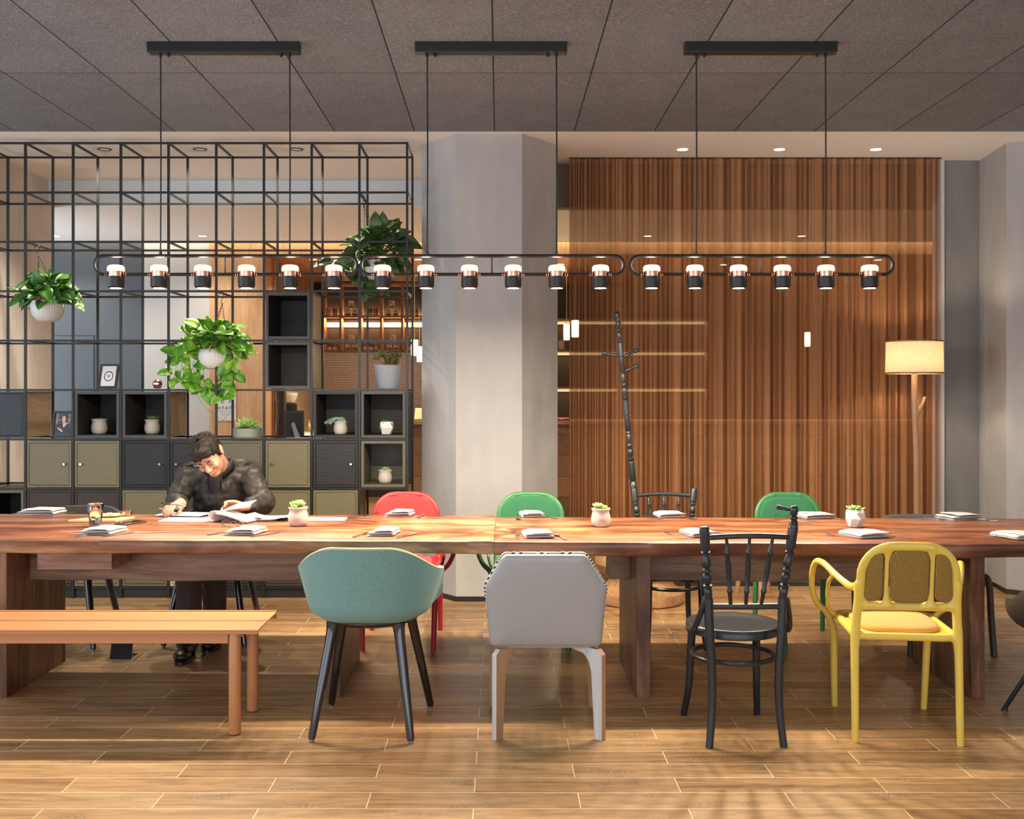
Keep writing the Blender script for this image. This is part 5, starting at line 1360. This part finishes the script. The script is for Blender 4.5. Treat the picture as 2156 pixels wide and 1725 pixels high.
# right-hand part of the bar: long lit shelves seen beside and through the chain curtain
Yr = 14.45
rs = thing('wall_shelf', 'long dark shelving with light strips, right of the pillar behind the curtain', 'shelf', (2.3, Yr, WZ(886, Yr)))
for py in (671, 737, 815):
    z = WZ(py, Yr)-rs.location.z
    MB().box(-1.75, .48, 0, .26, z-.02, z+.005).build('shelf_board', M['bar_copper_wood'], rs)
    MB().box(-1.75, .48, .23, .25, z-.062, z-.022).build('light_strip', M['led_dim'], rs)
    area('long_shelf_light', (1.66, Yr+.12, WZ(py, Yr)-.03), (0,0,0), 2.2, .14, 2.2, (1.0,.66,.34))
for x in (-1.76, -.7, .49): MB().box(x-.015, x+.015, -.002, .262, WZ(886,Yr)-rs.location.z-.05, WZ(600,Yr)-rs.location.z).build('divider', M['bar_copper_wood'], rs)
t = thing('white_canister', 'pale round canister on the middle lit shelf right of the pillar', 'canister', (WX(1182, 14.5), 14.5, WZ(737, Yr)+.006))
MB().lathe([(0,0),(.032,0),(.038,.012),(.04,.02),(.04,.11),(.036,.118),(0,.118)], 20).build('body', plain('canister', (.50,.40,.32), .5), t); MB().lathe([(.012,.118),(.008,.13),(0,.135)], 12).build('lid_knob', M['bar_copper_wood'], t)
# counters
ct = thing('bar_counter', 'bar counter with a dark top and end-grain block front, behind the shelf and pillar', 'counter', (1.2, 12.3, 0))
MB().box(-2.25, 3.7, 0, .6, 0, 1.06).build('front', M['counter_block'], ct); MB().box(-2.28, 3.72, -.03, .62, 1.06, 1.10).build('top', M['bar_copper_wood'], ct)
kc = thing('side_counter', 'low side counter with a pale top and red-brown front, seen above the black frame', 'counter', (-2.26, 13.2, 0))
MB().box(-.205, .20, -1.05, 1.05, 0, .885).build('cabinet', plain('red_brown_front', (.23,.065,.04), .5), kc); MB().box(-.208, .22, -1.07, 1.07, .885, .925).build('top', M['white_paint'], kc)
def grinder():
    Y = 12.36; t = thing('coffee_grinder', 'black coffee grinder on the side counter, seen above the black frame', 'coffee grinder', (WX(611, Y), Y, .9255))
    MB().box(-.08,.08,-.08,.08,0,.05).build('base', M['black_gloss'], t, bev=.008); MB().lathe([(.075,.05),(.066,.06),(.062,.15),(.072,.16)], 24).build('bowl', M['chrome'], t)
    MB().lathe([(.07,.16),(.082,.17),(.076,.36),(.05,.38),(0,.38)], 6).build('body', M['black_metal'], t, sharp=20); MB().lathe([(.05,.38),(.085,.46),(.085,.49),(0,.49)], 20).build('hopper', M['pot_white'], t)
grinder()
t = thing('service_cabinet', 'slim tall dark cabinet in the bar, left of the coffee grinder', 'cabinet', (WX(594, 11.98), 11.98, 0))
MB().box(-.034,.034,-.06,.06,0,1.75).build('body', M['bar_dark'], t); MB().box(-.028,.028,-.066,-.0605,.05,1.70).build('door', M['box_inner'], t)
t = thing('brass_bottle', 'small brass bottle on the side counter right of the coffee grinder', 'bottle', (WX(651, 13.5), 13.5, .9255)); MB().lathe([(0,0),(.03,0),(.03,.09),(.012,.12),(.012,.16),(0,.16)], 16).build('body', M['brass'], t)
struct('wall_side_tiles', MB().box(-2.489, -2.472, 12.02, 14.6, .93, 2.0), M['tiles_x'], 'small glossy tiles on the side wall of the bar niche', 'wall')
# glowing tube lamps on thin loops over the counter
def tube_lamp(px, py0, py1, Y, lab, wpx=15, loop=0):
    sc = Y/F; z0, z1 = WZ(py1, Y), WZ(py0, Y); r = wpx*sc/2
    t = thing('tube_pendant', lab, 'pendant lamp', (WX(px, Y), Y, z0), 0, 'glowing tube lamps over the bar')
    MB().lathe([(0,0),(r*.9,0),(r,.008),(r,z1-z0),(r*.8,z1-z0),(0,z1-z0)], 24).build('tube', M['tube_glow'], t)
    p = [(0,0,z1-z0)]
    if loop: zt = WZ(loop, Y)-z0; pts = smooth_path([(0,0,z1-z0), (-.006,0,zt-.05), (.015,0,zt-.004), (.05,0,zt), (.25,0,zt)], 5)
    else: pts = [(0,0,z1-z0), (0,0,2.886-z0)]
    MB().tube(pts, .004, 6).build('rod', M['brass'], t)
    if loop: MB().tube([(.25,0,WZ(loop,Y)-z0), (.25,0,2.886-z0)], .004, 6).build('ceiling_rod', M['brass'], t)
    point('tube_lamp_light', (WX(px, Y), Y-.09, (z0+z1)/2), 5, (1.0,.74,.44), .05)
tube_lamp(873, 716, 749, 12.5, 'left glowing tube lamp over the bar, left of the pillar')
tube_lamp(884, 730, 762, 12.2, 'right glowing tube lamp over the bar, left of the pillar', 13, 662)
tube_lamp(1193, 684, 716, 12.4, 'left glowing tube lamp over the bar, right of the pillar', 13)
tube_lamp(1211, 675, 710, 12.6, 'right glowing tube lamp over the bar, seen through the curtain edge', 15)
tube_lamp(1700, 700, 730, 12.4, 'glowing tube lamp over the bar far behind the middle of the curtain', 12)
# things on the bar counter
t = thing('menu_stand', 'wooden menu stand on the bar counter left of the pillar', 'menu stand', (WX(881, 12.45), 12.45, 1.1005))
MB().rings([[(-.05,0,0),(.05,0,0),(.05,.006,0),(-.05,.006,0)], [(-.04,.06,.14),(.06,.06,.14),(.06,.066,.14),(-.04,.066,.14)]]).build('board', M['pale_wood'], t); MB().box(-.06,.07,.0,.10,-.0,.012).build('base', M['bar_dark'], t)
t = tag(MB().box(-.07,.07,-.06,.06,0,.03).build('red_cloth', M['red_felt'], None, (WX(1186, 12.5), 12.5, 1.1005), bev=.01), 'folded red cloth on the bar counter right of the pillar', 'cloth')
t = thing('tray', 'dark tray with tools under the red cloth on the bar counter', 'tray', (WX(1188, 12.4)-.02, 12.36, 1.1005)); MB().box(-.09,.09,-.04,.04,0,.022).build('body', M['black_gloss'], t, bev=.004)
# poster on the oak wall
def poster():
    Y = Yb-.02; sc = Y/F
    x0, x1, z0, z1 = WX(454, Y), WX(497, Y), WZ(886, Y), WZ(823, Y)
    t = thing('wall_poster', 'pale blue-grey lettered poster on the oak panel behind the shelf', 'poster', ((x0+x1)/2, Y, z0))
    ox_ = (x0+x1)/2
    MB().box(x0-ox_, x1-ox_, 0, .006, 0, z1-z0).build('sheet', plain('poster_paper', (.50,.54,.56), .6), t)
    cols = [460.5, 469, 477, 484.5, 492]; rows_ = [(833, 'WORLD'), (846, ' O F '), (859, 'HYATT')]
    ink = plain('poster_ink', (.035,.045,.09), .6)
    for py, s in rows_:
        bm = bmesh.new()
        for ch, px in zip(s, cols):
            if s == ' O F ': px = {'O': 468.5, 'F': 484}.get(ch, px)
            if ch == ' ': continue
            cu_ = bpy.data.curves.new('glyph', 'FONT'); cu_.body = ch; cu_.size = .046; cu_.align_x = 'CENTER'; cu_.extrude = .0006
            ob = bpy.data.objects.new('glyph', cu_); COL.objects.link(ob)
            me = bpy.data.meshes.new_from_object(ob.evaluated_get(bpy.context.evaluated_depsgraph_get()))
            me.transform(Matrix.Translation((WX(px, Y)-ox_, -.001, WZ(py, Y)-z0-.016)) @ Matrix.Rotation(PI/2, 4, 'X')); bm.from_mesh(me)
            bpy.data.objects.remove(ob); bpy.data.curves.remove(cu_); bpy.data.meshes.remove(me)
        me = bpy.data.meshes.new('lettering'); bm.to_mesh(me); bm.free(); link('lettering', me, ink, t)
    for py, a, b in ((866, 457, 494), (870, 462, 490), (874, 465, 485)):
        MB().box(WX(a, Y)-ox_, WX(b, Y)-ox_, -.0012, -.0002, WZ(py, Y)-z0, WZ(py-.8, Y)-z0).build('rule_line', plain('poster_rule', (.30,.33,.36), .6), t)
poster()
# ================================================================ SMALL THINGS ON THE TABLE
def lathe_thing(name, label, cat, loc, parts, group=None):
    t = thing(name, label, cat, loc, 0, group)
    for nm, prof, mat, seg in parts: MB().lathe(prof, seg).build(nm, M[mat], t, sharp=50)
    return t
p = on_table(201, 1109.5)
lathe_thing('water_glass', 'tapered tumbler of water standing on the table by the pale board', 'glass', p, [
  ('glass', [(0,.0),(.024,0),(.027,.003),(.0415,.116),(.0405,.118),(.0392,.116),(.0275,.016),(.022,.011),(0,.010)], 'glass', 36),
  ('water', [(0,.0115),(.0215,.0125),(.0268,.017),(.0355,.084),(0,.084)], 'water', 36)])
p = on_table(266, 1092.5)
lathe_thing('glass_cup', 'small faceted glass cup with amber dregs, at the right of the pale board', 'glass', p, [
  ('glass', [(0,0),(.020,0),(.022,.002),(.035,.040),(.034,.0415),(.0325,.040),(.021,.009),(0,.008)], 'glass', 12),
  ('dregs', [(0,.0085),(.0205,.0095),(.0215,.012),(0,.012)], 'amber', 24)])
p = on_table(208, 1097)
t = thing('serving_board', 'pale wooden serving board behind the water glass', 'board', p, math.radians(8))
MB().rings([[(-.145,-.055,0),(.10,-.075,0),(.175,.06,0),(-.04,.075,0)], [(-.145,-.055,.014),(.10,-.075,.014),(.175,.06,.014),(-.04,.075,.014)]]).build('board', M['pale_wood'], t, bev=.003)
p = on_table(232, 1093.5)
t = thing('cheese_dish', 'shallow dish of pale shavings on the serving board', 'dish', p+Vector((0,.0,.0148)))
MB().lathe([(0,0),(.05,0),(.075,.010),(.073,.011),(.048,.003),(0,.003)], 32).build('dish', M['pale_wood'], t)
m = MB(); random.seed(9)
for k in range(46):
    a = random.uniform(0,6.28); r = random.uniform(0,.05); m.cbox((r*math.cos(a), r*math.sin(a), .006+random.uniform(0,.016)*(1-r/.06)), (.014,.006,.003), Euler((random.uniform(-.6,.6), random.uniform(-.6,.6), random.uniform(0,3))).to_matrix())
tag(m.build('shavings', plain('shavings', (.74,.62,.36), .7), t), kind='stuff')
p = on_table(275, 1102.5)
t = thing('phone', 'dark smartphone lying on the table right of the serving board', 'phone', p, math.radians(-28))
MB().box(-.038,.038,-.076,.076,0,.008).build('body', M['brown_plastic'], t, bev=.003); MB().box(-.034,.034,-.070,.070,.0082,.0086).build('screen', M['screen'], t)
# papers
def sheet(name, label, px, py, w, d, rz, mat='paper', curl=0, z=0, n=10, stack=1, th=.0009):
    p = on_table(px, py); m = MB()
    rows = [[(lerp(-w/2,w/2,i/n), lerp(-d/2,d/2,j/6), curl*abs(lerp(-1,1,i/n))**3+.0003) for i in range(n+1)] for j in range(7)]
    o = m.grid(rows).build(name, M[mat], None, p+Vector((0,0,z)), solid=th*stack, sharp=180); o.rotation_euler = (0,0,rz); return tag(o, label, 'paper')
sheet('paper_sheet', 'lower white sheet under the open report, at its left front corner', 395, 1096, .26, .17, math.radians(-4), 'printed', 0, .0005, stack=6)
sheet('paper_sheet', 'white sheet under the man\'s right hand, left of the curled pages', 388, 1086, .26, .17, math.radians(-10), 'printed', 0, .0068, stack=4)
sheet('paper_sheet', 'printed sheet lying between the curled pages and the pot', 566, 1091, .25, .17, math.radians(-14), 'printed', .018, .001, stack=3)
sheet('paper_sheet', 'creased sheet in front of the pot with its corner lifted', 578, 1097, .22, .10, math.radians(8), 'paper', .012, .0215, stack=2)
sheet('paper_sheet', 'blank white sheet right of the potted succulent', 680, 1094, .25, .15, math.radians(1), 'paper', 0, .0005, stack=3)
def report():
    p = on_table(470, 1098); t = thing('report', 'open stapled report with curled pages under the man\'s left hand', 'report', p, math.radians(-8))
    def curled(r, x0, L, lift, dz, ph):
        pts = []
        for k in range(11):
            a = lerp(math.radians(250), math.radians(70), k/10); pts.append((x0+r*math.cos(a), r+r*math.sin(a)+dz))
        ex, ez = pts[-1]
        for k in range(1, 11):
            q = k/10; pts.append((ex+L*q, max(.002, lerp(ez, dz+.003, q**.8)+.008*math.sin(PI*q)+lift*q)))
        return pts
    for i, (r, L, dz) in enumerate(((.030,.17,.002), (.027,.175,.004), (.024,.18,.006), (.020,.185,.008))):
        pts = curled(r, -.03+i*.002, L, 0, dz, 0); rows = [[(x+.03*v, lerp(-.07,.10,v)-x*.2, z*(1-.25*v)) for x, z in pts] for v in [j/5 for j in range(6)]]
        MB().grid(rows).build('page', M['printed' if i == 0 else 'paper'], t, solid=.0008, sharp=180)
    # lifted page bundle held by the hand
    pts = [(-.055,.018), (-.045,.040), (-.02,.058), (.02,.072), (.07,.082), (.12,.092)]
    rows = [[(x+.02*v, .02+.10*v, z*(.72+.32*v)+.006) for x, z in pts] for v in [j/5 for j in range(6)]]
    MB().grid(rows).build('lifted_page', M['printed'], t, solid=.0025, sharp=180)
    MB().box(-.02,.09,-.06,.06,0,.0018).build('cover', M['box_brown'], t)
report()
def spectacles():
    p = on_table(490, 1109.5); t = thing('reading_glasses', 'thin metal reading glasses lying folded near the napkin', 'glasses', p, math.radians(6))
    for s in (-1, 1):
        pts = [(s*.033+.023*math.copysign(abs(math.cos(a))**.7, math.cos(a)), .012, .018+.016*math.copysign(abs(math.sin(a))**.7, math.sin(a))) for a in [2*PI*k/24 for k in range(24)]]
        rim = MB().tube(pts, .0013, 6, loop=True, up=(0,1,0)).build('rim', M['steel'], t)
        MB().rings([[(s*.033+(x-s*.033)*.97, y+d, .018+(z-.018)*.97) for x, y, z in pts] for d in (-.0006,.0006)]).build('lens', M['glass'], rim)
        MB().tube(smooth_path([(s*.058,.012,.022), (s*.055,-.01,.018), (s*.02,-.045,.006), (-s*.012,-.055,.003)], 4), .0016, 6).build('temple', M['black_metal'], t)
    MB().tube(smooth_path([(-.010,.012,.022), (0,.011,.027), (.010,.012,.022)], 4), .0013, 6).build('bridge', M['steel'], t)
spectacles()
# pop-up floor sockets
def floor_socket(px, py, lab, opened):
    Y = FY(py); t = thing('floor_socket', lab, 'floor socket', (WX(px, Y), Y, .0), math.radians(-2), 'brass floor sockets')
    m = MB(); o = [(-.075,-.075),(.075,-.075),(.075,.075),(-.075,.075)]; i = [(-.058,-.058),(.058,-.058),(.058,.058),(-.058,.058)]
    m.rings([[(u, v, z) for u, v in q] for q, z in ((o,.0005),(o,.006),(i,.006),(i,.0005))], loop=True); m.build('rim', M['brass'], t)
    MB().box(-.056,.056,-.056,.056,.0005,.002).build('well', M['black_metal'], t)
    if opened:
        l = MB(); l.rings([[(-.058,-.060,.006),(.058,-.060,.006),(.058,-.054,.006),(-.058,-.054,.006)], [(-.058,-.030,.088),(.058,-.030,.088),(.058,-.024,.088),(-.058,-.024,.088)]]); l.build('lid', M['black_metal'], t)
    else: MB().box(-.056,.056,-.056,.056,.002,.0055).build('lid', M['brass'], t)
floor_socket(262, 1384, 'opened brass floor socket with a raised dark lid, under the bench', True)
floor_socket(403, 1384, 'closed brass floor socket half hidden behind the shoe', False)
# ================================================================ THE READING MAN
from mathutils import noise as mnoise
RT = Vector((-1.64, 6.45, 0))
man = thing('person', 'man in a dark jacket bent over papers at the table, two pens in one hand', 'person', RT)
def V(*a): return Vector(a)-RT
def cap(mb, a, b, ra, rb=None, seg=14):
    a = Vector(a); b = Vector(b); rb = ra if rb is None else rb
    mb.tube([a.lerp(b, q) for q in (0,.25,.5,.75,1)], [lerp(ra, rb, q) for q in (0,.25,.5,.75,1)], seg, round_ends=True)
def ellf(mb, c, r, F, seg=22):                       # ellipsoid in the frame F (columns l, f, c)
    mb.ell(c, r, F, seg)
# joints
pel = V(-1.645,6.43,.635); belly = V(-1.65,6.44,.73); chest = V(-1.655,6.43,.84); up = V(-1.65,6.41,.925); nb = V(-1.632,6.345,.985)
shR, shL = V(-1.815,6.37,.935), V(-1.478,6.41,.950)
elR, elL = V(-1.862,6.26,.805), V(-1.338,6.20,.803)
wrR, wrL = V(-1.770,6.065,.812), V(-1.398,6.035,.802)
hipR, hipL = V(-1.735,6.40,.605), V(-1.560,6.40,.605)
knR, knL = V(-1.700,5.98,.55), V(-1.585,6.06,.55)
anR, anL = V(-1.688,5.90,.10), V(-1.612,6.16,.10)
cc = Vector((-.30,-.66,.69)).normalized(); ff = Vector((.10,-.75,-.65)); ff = (ff-cc*ff.dot(cc)).normalized(); ll = cc.cross(ff)
HF = Matrix((ll, ff, cc)).transposed()
HC = V(-1.640,6.125,1.082)
def H(l, f, c): return HC+HF@Vector((l, f, c))
b = MB()
ellf(b, H(0,-.018,.028), (.074,.094,.084), HF); ellf(b, H(0,.028,-.030), (.060,.062,.082), HF)
ellf(b, H(0,.050,-.092), (.034,.034,.028), HF); ellf(b, H(0,.015,-.080), (.050,.055,.035), HF)
for s in (-1, 1):
    ellf(b, H(s*.036,.062,-.030), (.024,.024,.022), HF); ellf(b, H(s*.030,.078,.016), (.026,.014,.011), HF)
    ellf(b, H(s*.0125,.098,-.034), (.009,.010,.008), HF)
    ellf(b, H(s*.076,-.012,-.008), (.009,.018,.031), HF); ellf(b, H(s*.081,-.022,.006), (.006,.014,.022), HF)
cap(b, H(0,.086,.008), H(0,.107,-.028), .009, .0125); cap(b, H(-.016,.082,-.060), H(.016,.082,-.060), .0085)
cap(b, H(-.012,.079,-.070), H(.012,.079,-.070), .0085)
cap(b, H(0,-.030,-.055), nb+V(*RT)*0, .058, .066)
for p0, p1, r0, r1 in ((pel, belly, .115, .130), (belly, chest, .140, .150), (chest, up, .150, .125), (up, nb, .10, .07), (shR, shL, .068, .068)):
    cap(b, p0, p1, r0, r1, 20)
for sh_, el_, wr_ in ((shR, elR, wrR), (shL, elL, wrL)):
    cap(b, sh_, el_, .054, .042); cap(b, el_, wr_, .042, .027)
for hp, kn, an in ((hipR, knR, anR), (hipL, knL, anL)):
    cap(b, hp, kn, .075, .058); cap(b, kn, an, .055, .038)
def hand(mb, wr_, palm, d, s, nrm, bends, thumb, spread=.0185):
    """wrist, palm centre, finger direction, across direction, palm-out normal; bends: per finger (first, second, third) angles"""
    d = Vector(d).normalized(); s = Vector(s); s = (s-d*s.dot(d)).normalized(); n = d.cross(s).normalized()
    if n.dot(Vector(nrm)) < 0: n = -n
    P = palm
    Fm = Matrix((s, d, n)).transposed()
    ellf(mb, P, (.040,.046,.0135), Fm, 18); ellf(mb, P-d*.028, (.030,.030,.0155), Fm, 16)
    cap(mb, wr_, P-d*.02, .0265, .024)
    tips = []
    for i, L in enumerate((.070,.078,.073,.058)):
        o = (i-1.5); base = P+d*(.040-.004*abs(o-.3))+s*(o*spread); p = base; a = 0; dd = d+s*(o*.06)
        q = P+d*.012+s*(o*spread*.85); cap(mb, q, base, .0098, .0096, 10)
        for k, fr in enumerate((.44,.32,.24)):
            a += bends[i][k]; v = (dd*math.cos(a)+n*math.sin(a)).normalized(); e = p+v*(L*fr)
            r0 = (.0092,.0085,.0078)[k]; cap(mb, p, e, r0, r0-.0007, 10); p = e
        tips.append((p, v))
    t0, t1, t2 = [P+s*q[0]+d*q[1]+n*q[2] for q in thumb]
    cap(mb, P+s*thumb[0][0]*.45-d*.015, t0, .0145, .0125, 10); cap(mb, t0, t1, .0118, .0105, 10); cap(mb, t1, t2, .0103, .0085, 10)
    return tips, (t1, t2)
# right hand: fingers curled down onto the sheet, pens between them
tR = hand(b, wrR, V(-1.790,6.005,.812), (-.32,-.90,-.10), (1,-.30,.0), (0,0,-1), [(.55,.75,.45),(.50,.70,.4),(.48,.65,.4),(.35,.55,.4)], [(.036,.0,.008),(.052,.026,.026),(.046,.052,.042)])
# left hand: closed around the lifted pages, thumb on top
tL = hand(b, wrL, V(-1.447,5.998,.803), (-.94,-.30,.04), (.10,-.45,.85), (-.2,-.9,-.3), [(.35,.50,.35),(.40,.55,.35),(.45,.55,.35),(.5,.55,.35)], [(.034,.010,.004),(.040,.040,.010),(.034,.066,.010)], .0165)
body = link('body', remesh(b, .0046, 5, .5), M['skin'], man, sharp=180)
# face details
for s in (-1, 1):
    MB().tube([H(s*.014,.0925,.022), H(s*.030,.090,.027), H(s*.048,.078,.020)], [.003,.0036,.002], 8).build('eyebrow', M['hair'], man)
    e = MB(); e.ell(H(s*.030,.0800,.000), (.013,.008,.0065), HF, 14); e.build('eyelid', M['skin'], man)
    MB().tube([H(s*.018,.0865,-.004), H(s*.030,.0890,-.0075), H(s*.042,.0830,-.004)], [.0010,.0016,.0010], 6).build('eyelash', M['hair'], man)
m = MB(); m.tube([H(-.023,.082,-.0645), H(-.008,.0915,-.0625), H(0,.0905,-.064), H(.008,.0915,-.0625), H(.023,.082,-.0645)], [.001,.0035,.0035,.0035,.001], 8); m.tube([H(-.020,.083,-.068), H(0,.0895,-.071), H(.020,.083,-.068)], [.001,.0042,.001], 8); m.build('lips', M['lips'], man)
# hair: short, swept over the forehead
h = MB()
ellf(h, H(0,-.024,.040), (.081,.097,.083), HF); ellf(h, H(0,.040,.070), (.064,.045,.036), HF); ellf(h, H(-.030,.062,.056), (.036,.028,.026), HF); ellf(h, H(.028,.058,.060), (.034,.026,.022), HF)
for s in (-1, 1): ellf(h, H(s*.066,-.028,.010), (.016,.052,.052), HF); ellf(h, H(s*.071,.012,.022), (.008,.016,.034), HF)
ellf(h, H(0,-.075,-.020), (.062,.036,.055), HF)
hm = remesh(h, .005, 3, .5)
for v in hm.vertices:
    q = HF.transposed()@(v.co-HC); n_ = v.normal
    v.co += n_*(.0035*mnoise.noise(Vector((q.x*130, q.y*34, q.z*60))))
link('hair', hm, M['hair'], man, sharp=180)
# loose tufts on the crown
tf = MB(); random.seed(4)
for k in range(46):
    a = random.uniform(0, 6.28); q = random.uniform(.0,.95)
    p = H(.070*math.cos(a)*q, -.024+.085*math.sin(a)*q, .040+.080*math.sqrt(max(0,1-q*q)))
    n_ = (p-H(0,-.02,.02)).normalized(); w_ = (n_*.35+ff*.6+ll*random.uniform(-.7,.3)).normalized()
    tf.tube([p-n_*.004, p+w_*.018+n_*.004, p+w_*.040], [.0050,.0036,.0006], 5)
tf.build('hair_tuft', M['hair'], man, sharp=180)
# spectacle temple seen above the ear is the hearing cord: keep to a thin collar line
def cloth(name, parts, vox, amp, freq, mat, it=5, cut=None):
    mb = MB()
    for p in parts:
        if len(p) == 4: cap(mb, *p, seg=20)
        else: mb.ell(*p[:2], p[2], 22) if p[2] is not None else mb.ell(p[0], p[1], None, 22)
    me = remesh(mb, vox, it, .5)
    for v in me.vertices:
        w = v.co*freq; v.co += v.normal*amp*(mnoise.noise(Vector((w.x, w.y, w.z*1.7)))+.5*mnoise.noise(w*2.3))
    return link(name, me, M[mat], man, sharp=180)
torso = Matrix.Rotation(.45, 3, 'X')
J = [(pel, belly, .128, .145), (belly, chest, .148, .160), (chest, up, .160, .140), (up, nb+V(*RT)*0+Vector((0,.03,-.02)), .120, .088),
     (shR, shL, .082, .080), (shR, chest, .085, .11), (shL, chest, .085, .11),
     (shR, elR, .073, .060), (elR, elR.lerp(wrR, .62), .060, .047), (shL, elL, .073, .062), (elL, elL.lerp(wrL, .80), .062, .045)]
jk = cloth('jacket', J, .0075, .0105, 15, 'jacket', 3)
# collar, zip edges, cuffs and shoulder straps
cg = nb+Vector((.003,-.005,.005)); R = []
for q, dz, rr_ in ((0,-.02,.088), (.5,.015,.080), (1,.038,.078), (1,.038,.072), (.5,.012,.072)):
    R.append([cg+Vector((rr_*math.cos(a)*1.0, rr_*math.sin(a)*.95-.022*q, dz+.030*math.sin(a)+.016*math.cos(2*a))) for a in [2*PI*k/32 for k in range(32)]])
MB().rings(R, loop=True).build('collar', M['jacket'], jk, sharp=180)
sp = MB()
R = []
for z, w, y in ((.965,.030,6.262), (.93,.036,6.258), (.88,.033,6.275), (.83,.028,6.292), (.78,.022,6.302), (.74,.016,6.312)):
    R.append([V(-1.640+w*math.cos(a), y+.012*math.sin(a), z) for a in [2*PI*k/12 for k in range(12)]])
sp.rings(R).build('shirt', M['shirt'], man, sharp=180)
for s in (-1, 1):
    pts = [V(-1.640+s*.034,6.258,.965), V(-1.640+s*.041,6.252,.93), V(-1.640+s*.037,6.268,.88), V(-1.640+s*.031,6.286,.83), V(-1.640+s*.025,6.296,.78), V(-1.640+s*.018,6.308,.735)]
    MB().tube([p+Vector((0,.005,0)) for p in smooth_path(pts, 4)], .0048, 8).build('front_edge', M['jacket'], jk, sharp=180)
for s_, nb_ in ((shR, -1), (shL, 1)):
    a_ = nb.lerp(s_, .42)+Vector((0,-.035,.055)); b_ = s_+Vector((nb_*.035,-.028,.070)); m = MB()
    m.tube([a_, a_.lerp(b_, .5)+Vector((0,0,.010)), b_], [.020,.021,.017], 10, flat=.30, up=(0,-.45,.9)); m.build('shoulder_strap', M['jacket'], jk, sharp=180)
for e_, w_, q, r_ in ((elR, wrR, .62, .050), (elL, wrL, .80, .048)):
    p = e_.lerp(w_, q); d = (w_-e_).normalized(); m = MB(); m.tube([p-d*.012, p+d*.008], [r_, r_*.98], 20); m.build('cuff', M['jacket'], jk, bev=.004)
cloth('trousers', [(pel, pel+Vector((0,0,.04)), .122, .122), (hipR, knR, .088, .072), (hipL, knL, .088, .072), (knR, anR, .074, .068), (knL, anL, .072, .064), (anR, anR+Vector((0,-.004,-.012)), .068, .068), (anL, anL+Vector((0,0,-.012)), .064, .064)], .008, .004, 14, 'trousers')
for an, d in ((anR, Vector((.06,-1,0)).normalized()), (anL, Vector((.03,-1,0)).normalized())):
    m = MB(); g0 = Vector((an.x, an.y, 0)); s = Vector((-d.y, d.x, 0)); Fm = Matrix((s, d, Vector((0,0,1)))).transposed()
    cap(m, g0+d*-.04+Vector((0,0,.075)), g0+d*-.035+Vector((0,0,.045)), .040, .044)
    m.ell(g0+d*.045+Vector((0,0,.052)), (.045,.085,.036), Fm, 22); m.ell(g0+d*.135+Vector((0,0,.040)), (.048,.066,.028), Fm, 22); m.ell(g0+d*-.035+Vector((0,0,.045)), (.038,.042,.036), Fm, 20)
    so = link('shoe', remesh(m, .006, 4), M['shoe'], man, sharp=180)
    R = []
    for q, z in ((.97,.0008), (1.0,.003), (1.0,.018), (.96,.020)):
        R.append([g0+d*(.065+.138*q*math.sin(a))+s*((.047+.005*math.sin(a))*q*math.cos(a))+Vector((0,0,z)) for a in [2*PI*k/32 for k in range(32)]])
    MB().rings(R).build('sole', M['shoe'], so)
# two pens in the right hand
def pen(label, a, b_, r=.0042):
    a = Vector(a); b_ = Vector(b_); t = thing('pen', label, 'pen', a, 0, 'pens held by the man'); d = (b_-a)
    MB().tube([Vector((0,0,0)), d*.1, d*.14, d*.62], [.0012,.0030,r,r], 12).build('barrel', M['steel'], t)
    MB().tube([d*.62, d*.97, d], [r*1.08, r*1.08, r*.7], 12).build('cap', M['black_satin'] if 'upper' in label else M['steel'], t)
pen('upper of the two pens in the right hand of the man', W(392,1066,5.945), W(338,1059,5.985))
pen('lower of the two pens in the right hand of the man', W(388,1072,5.93), W(335,1071,5.965))
# ================================================================ RENDER LOOK
S.view_settings.view_transform = 'Standard'; S.view_settings.look = 'None'
S.view_settings.exposure = 0.95; S.view_settings.gamma = 1.0; S.view_settings.use_curve_mapping = False
S.cycles.use_denoising = True
S.cycles.max_bounces = 8; S.cycles.diffuse_bounces = 4; S.cycles.glossy_bounces = 4; S.cycles.transmission_bounces = 8; S.cycles.transparent_max_bounces = 12
S.cycles.sample_clamp_indirect = 6.0; S.cycles.caustics_reflective = False; S.cycles.caustics_refractive = False
S.cycles.use_light_tree = True
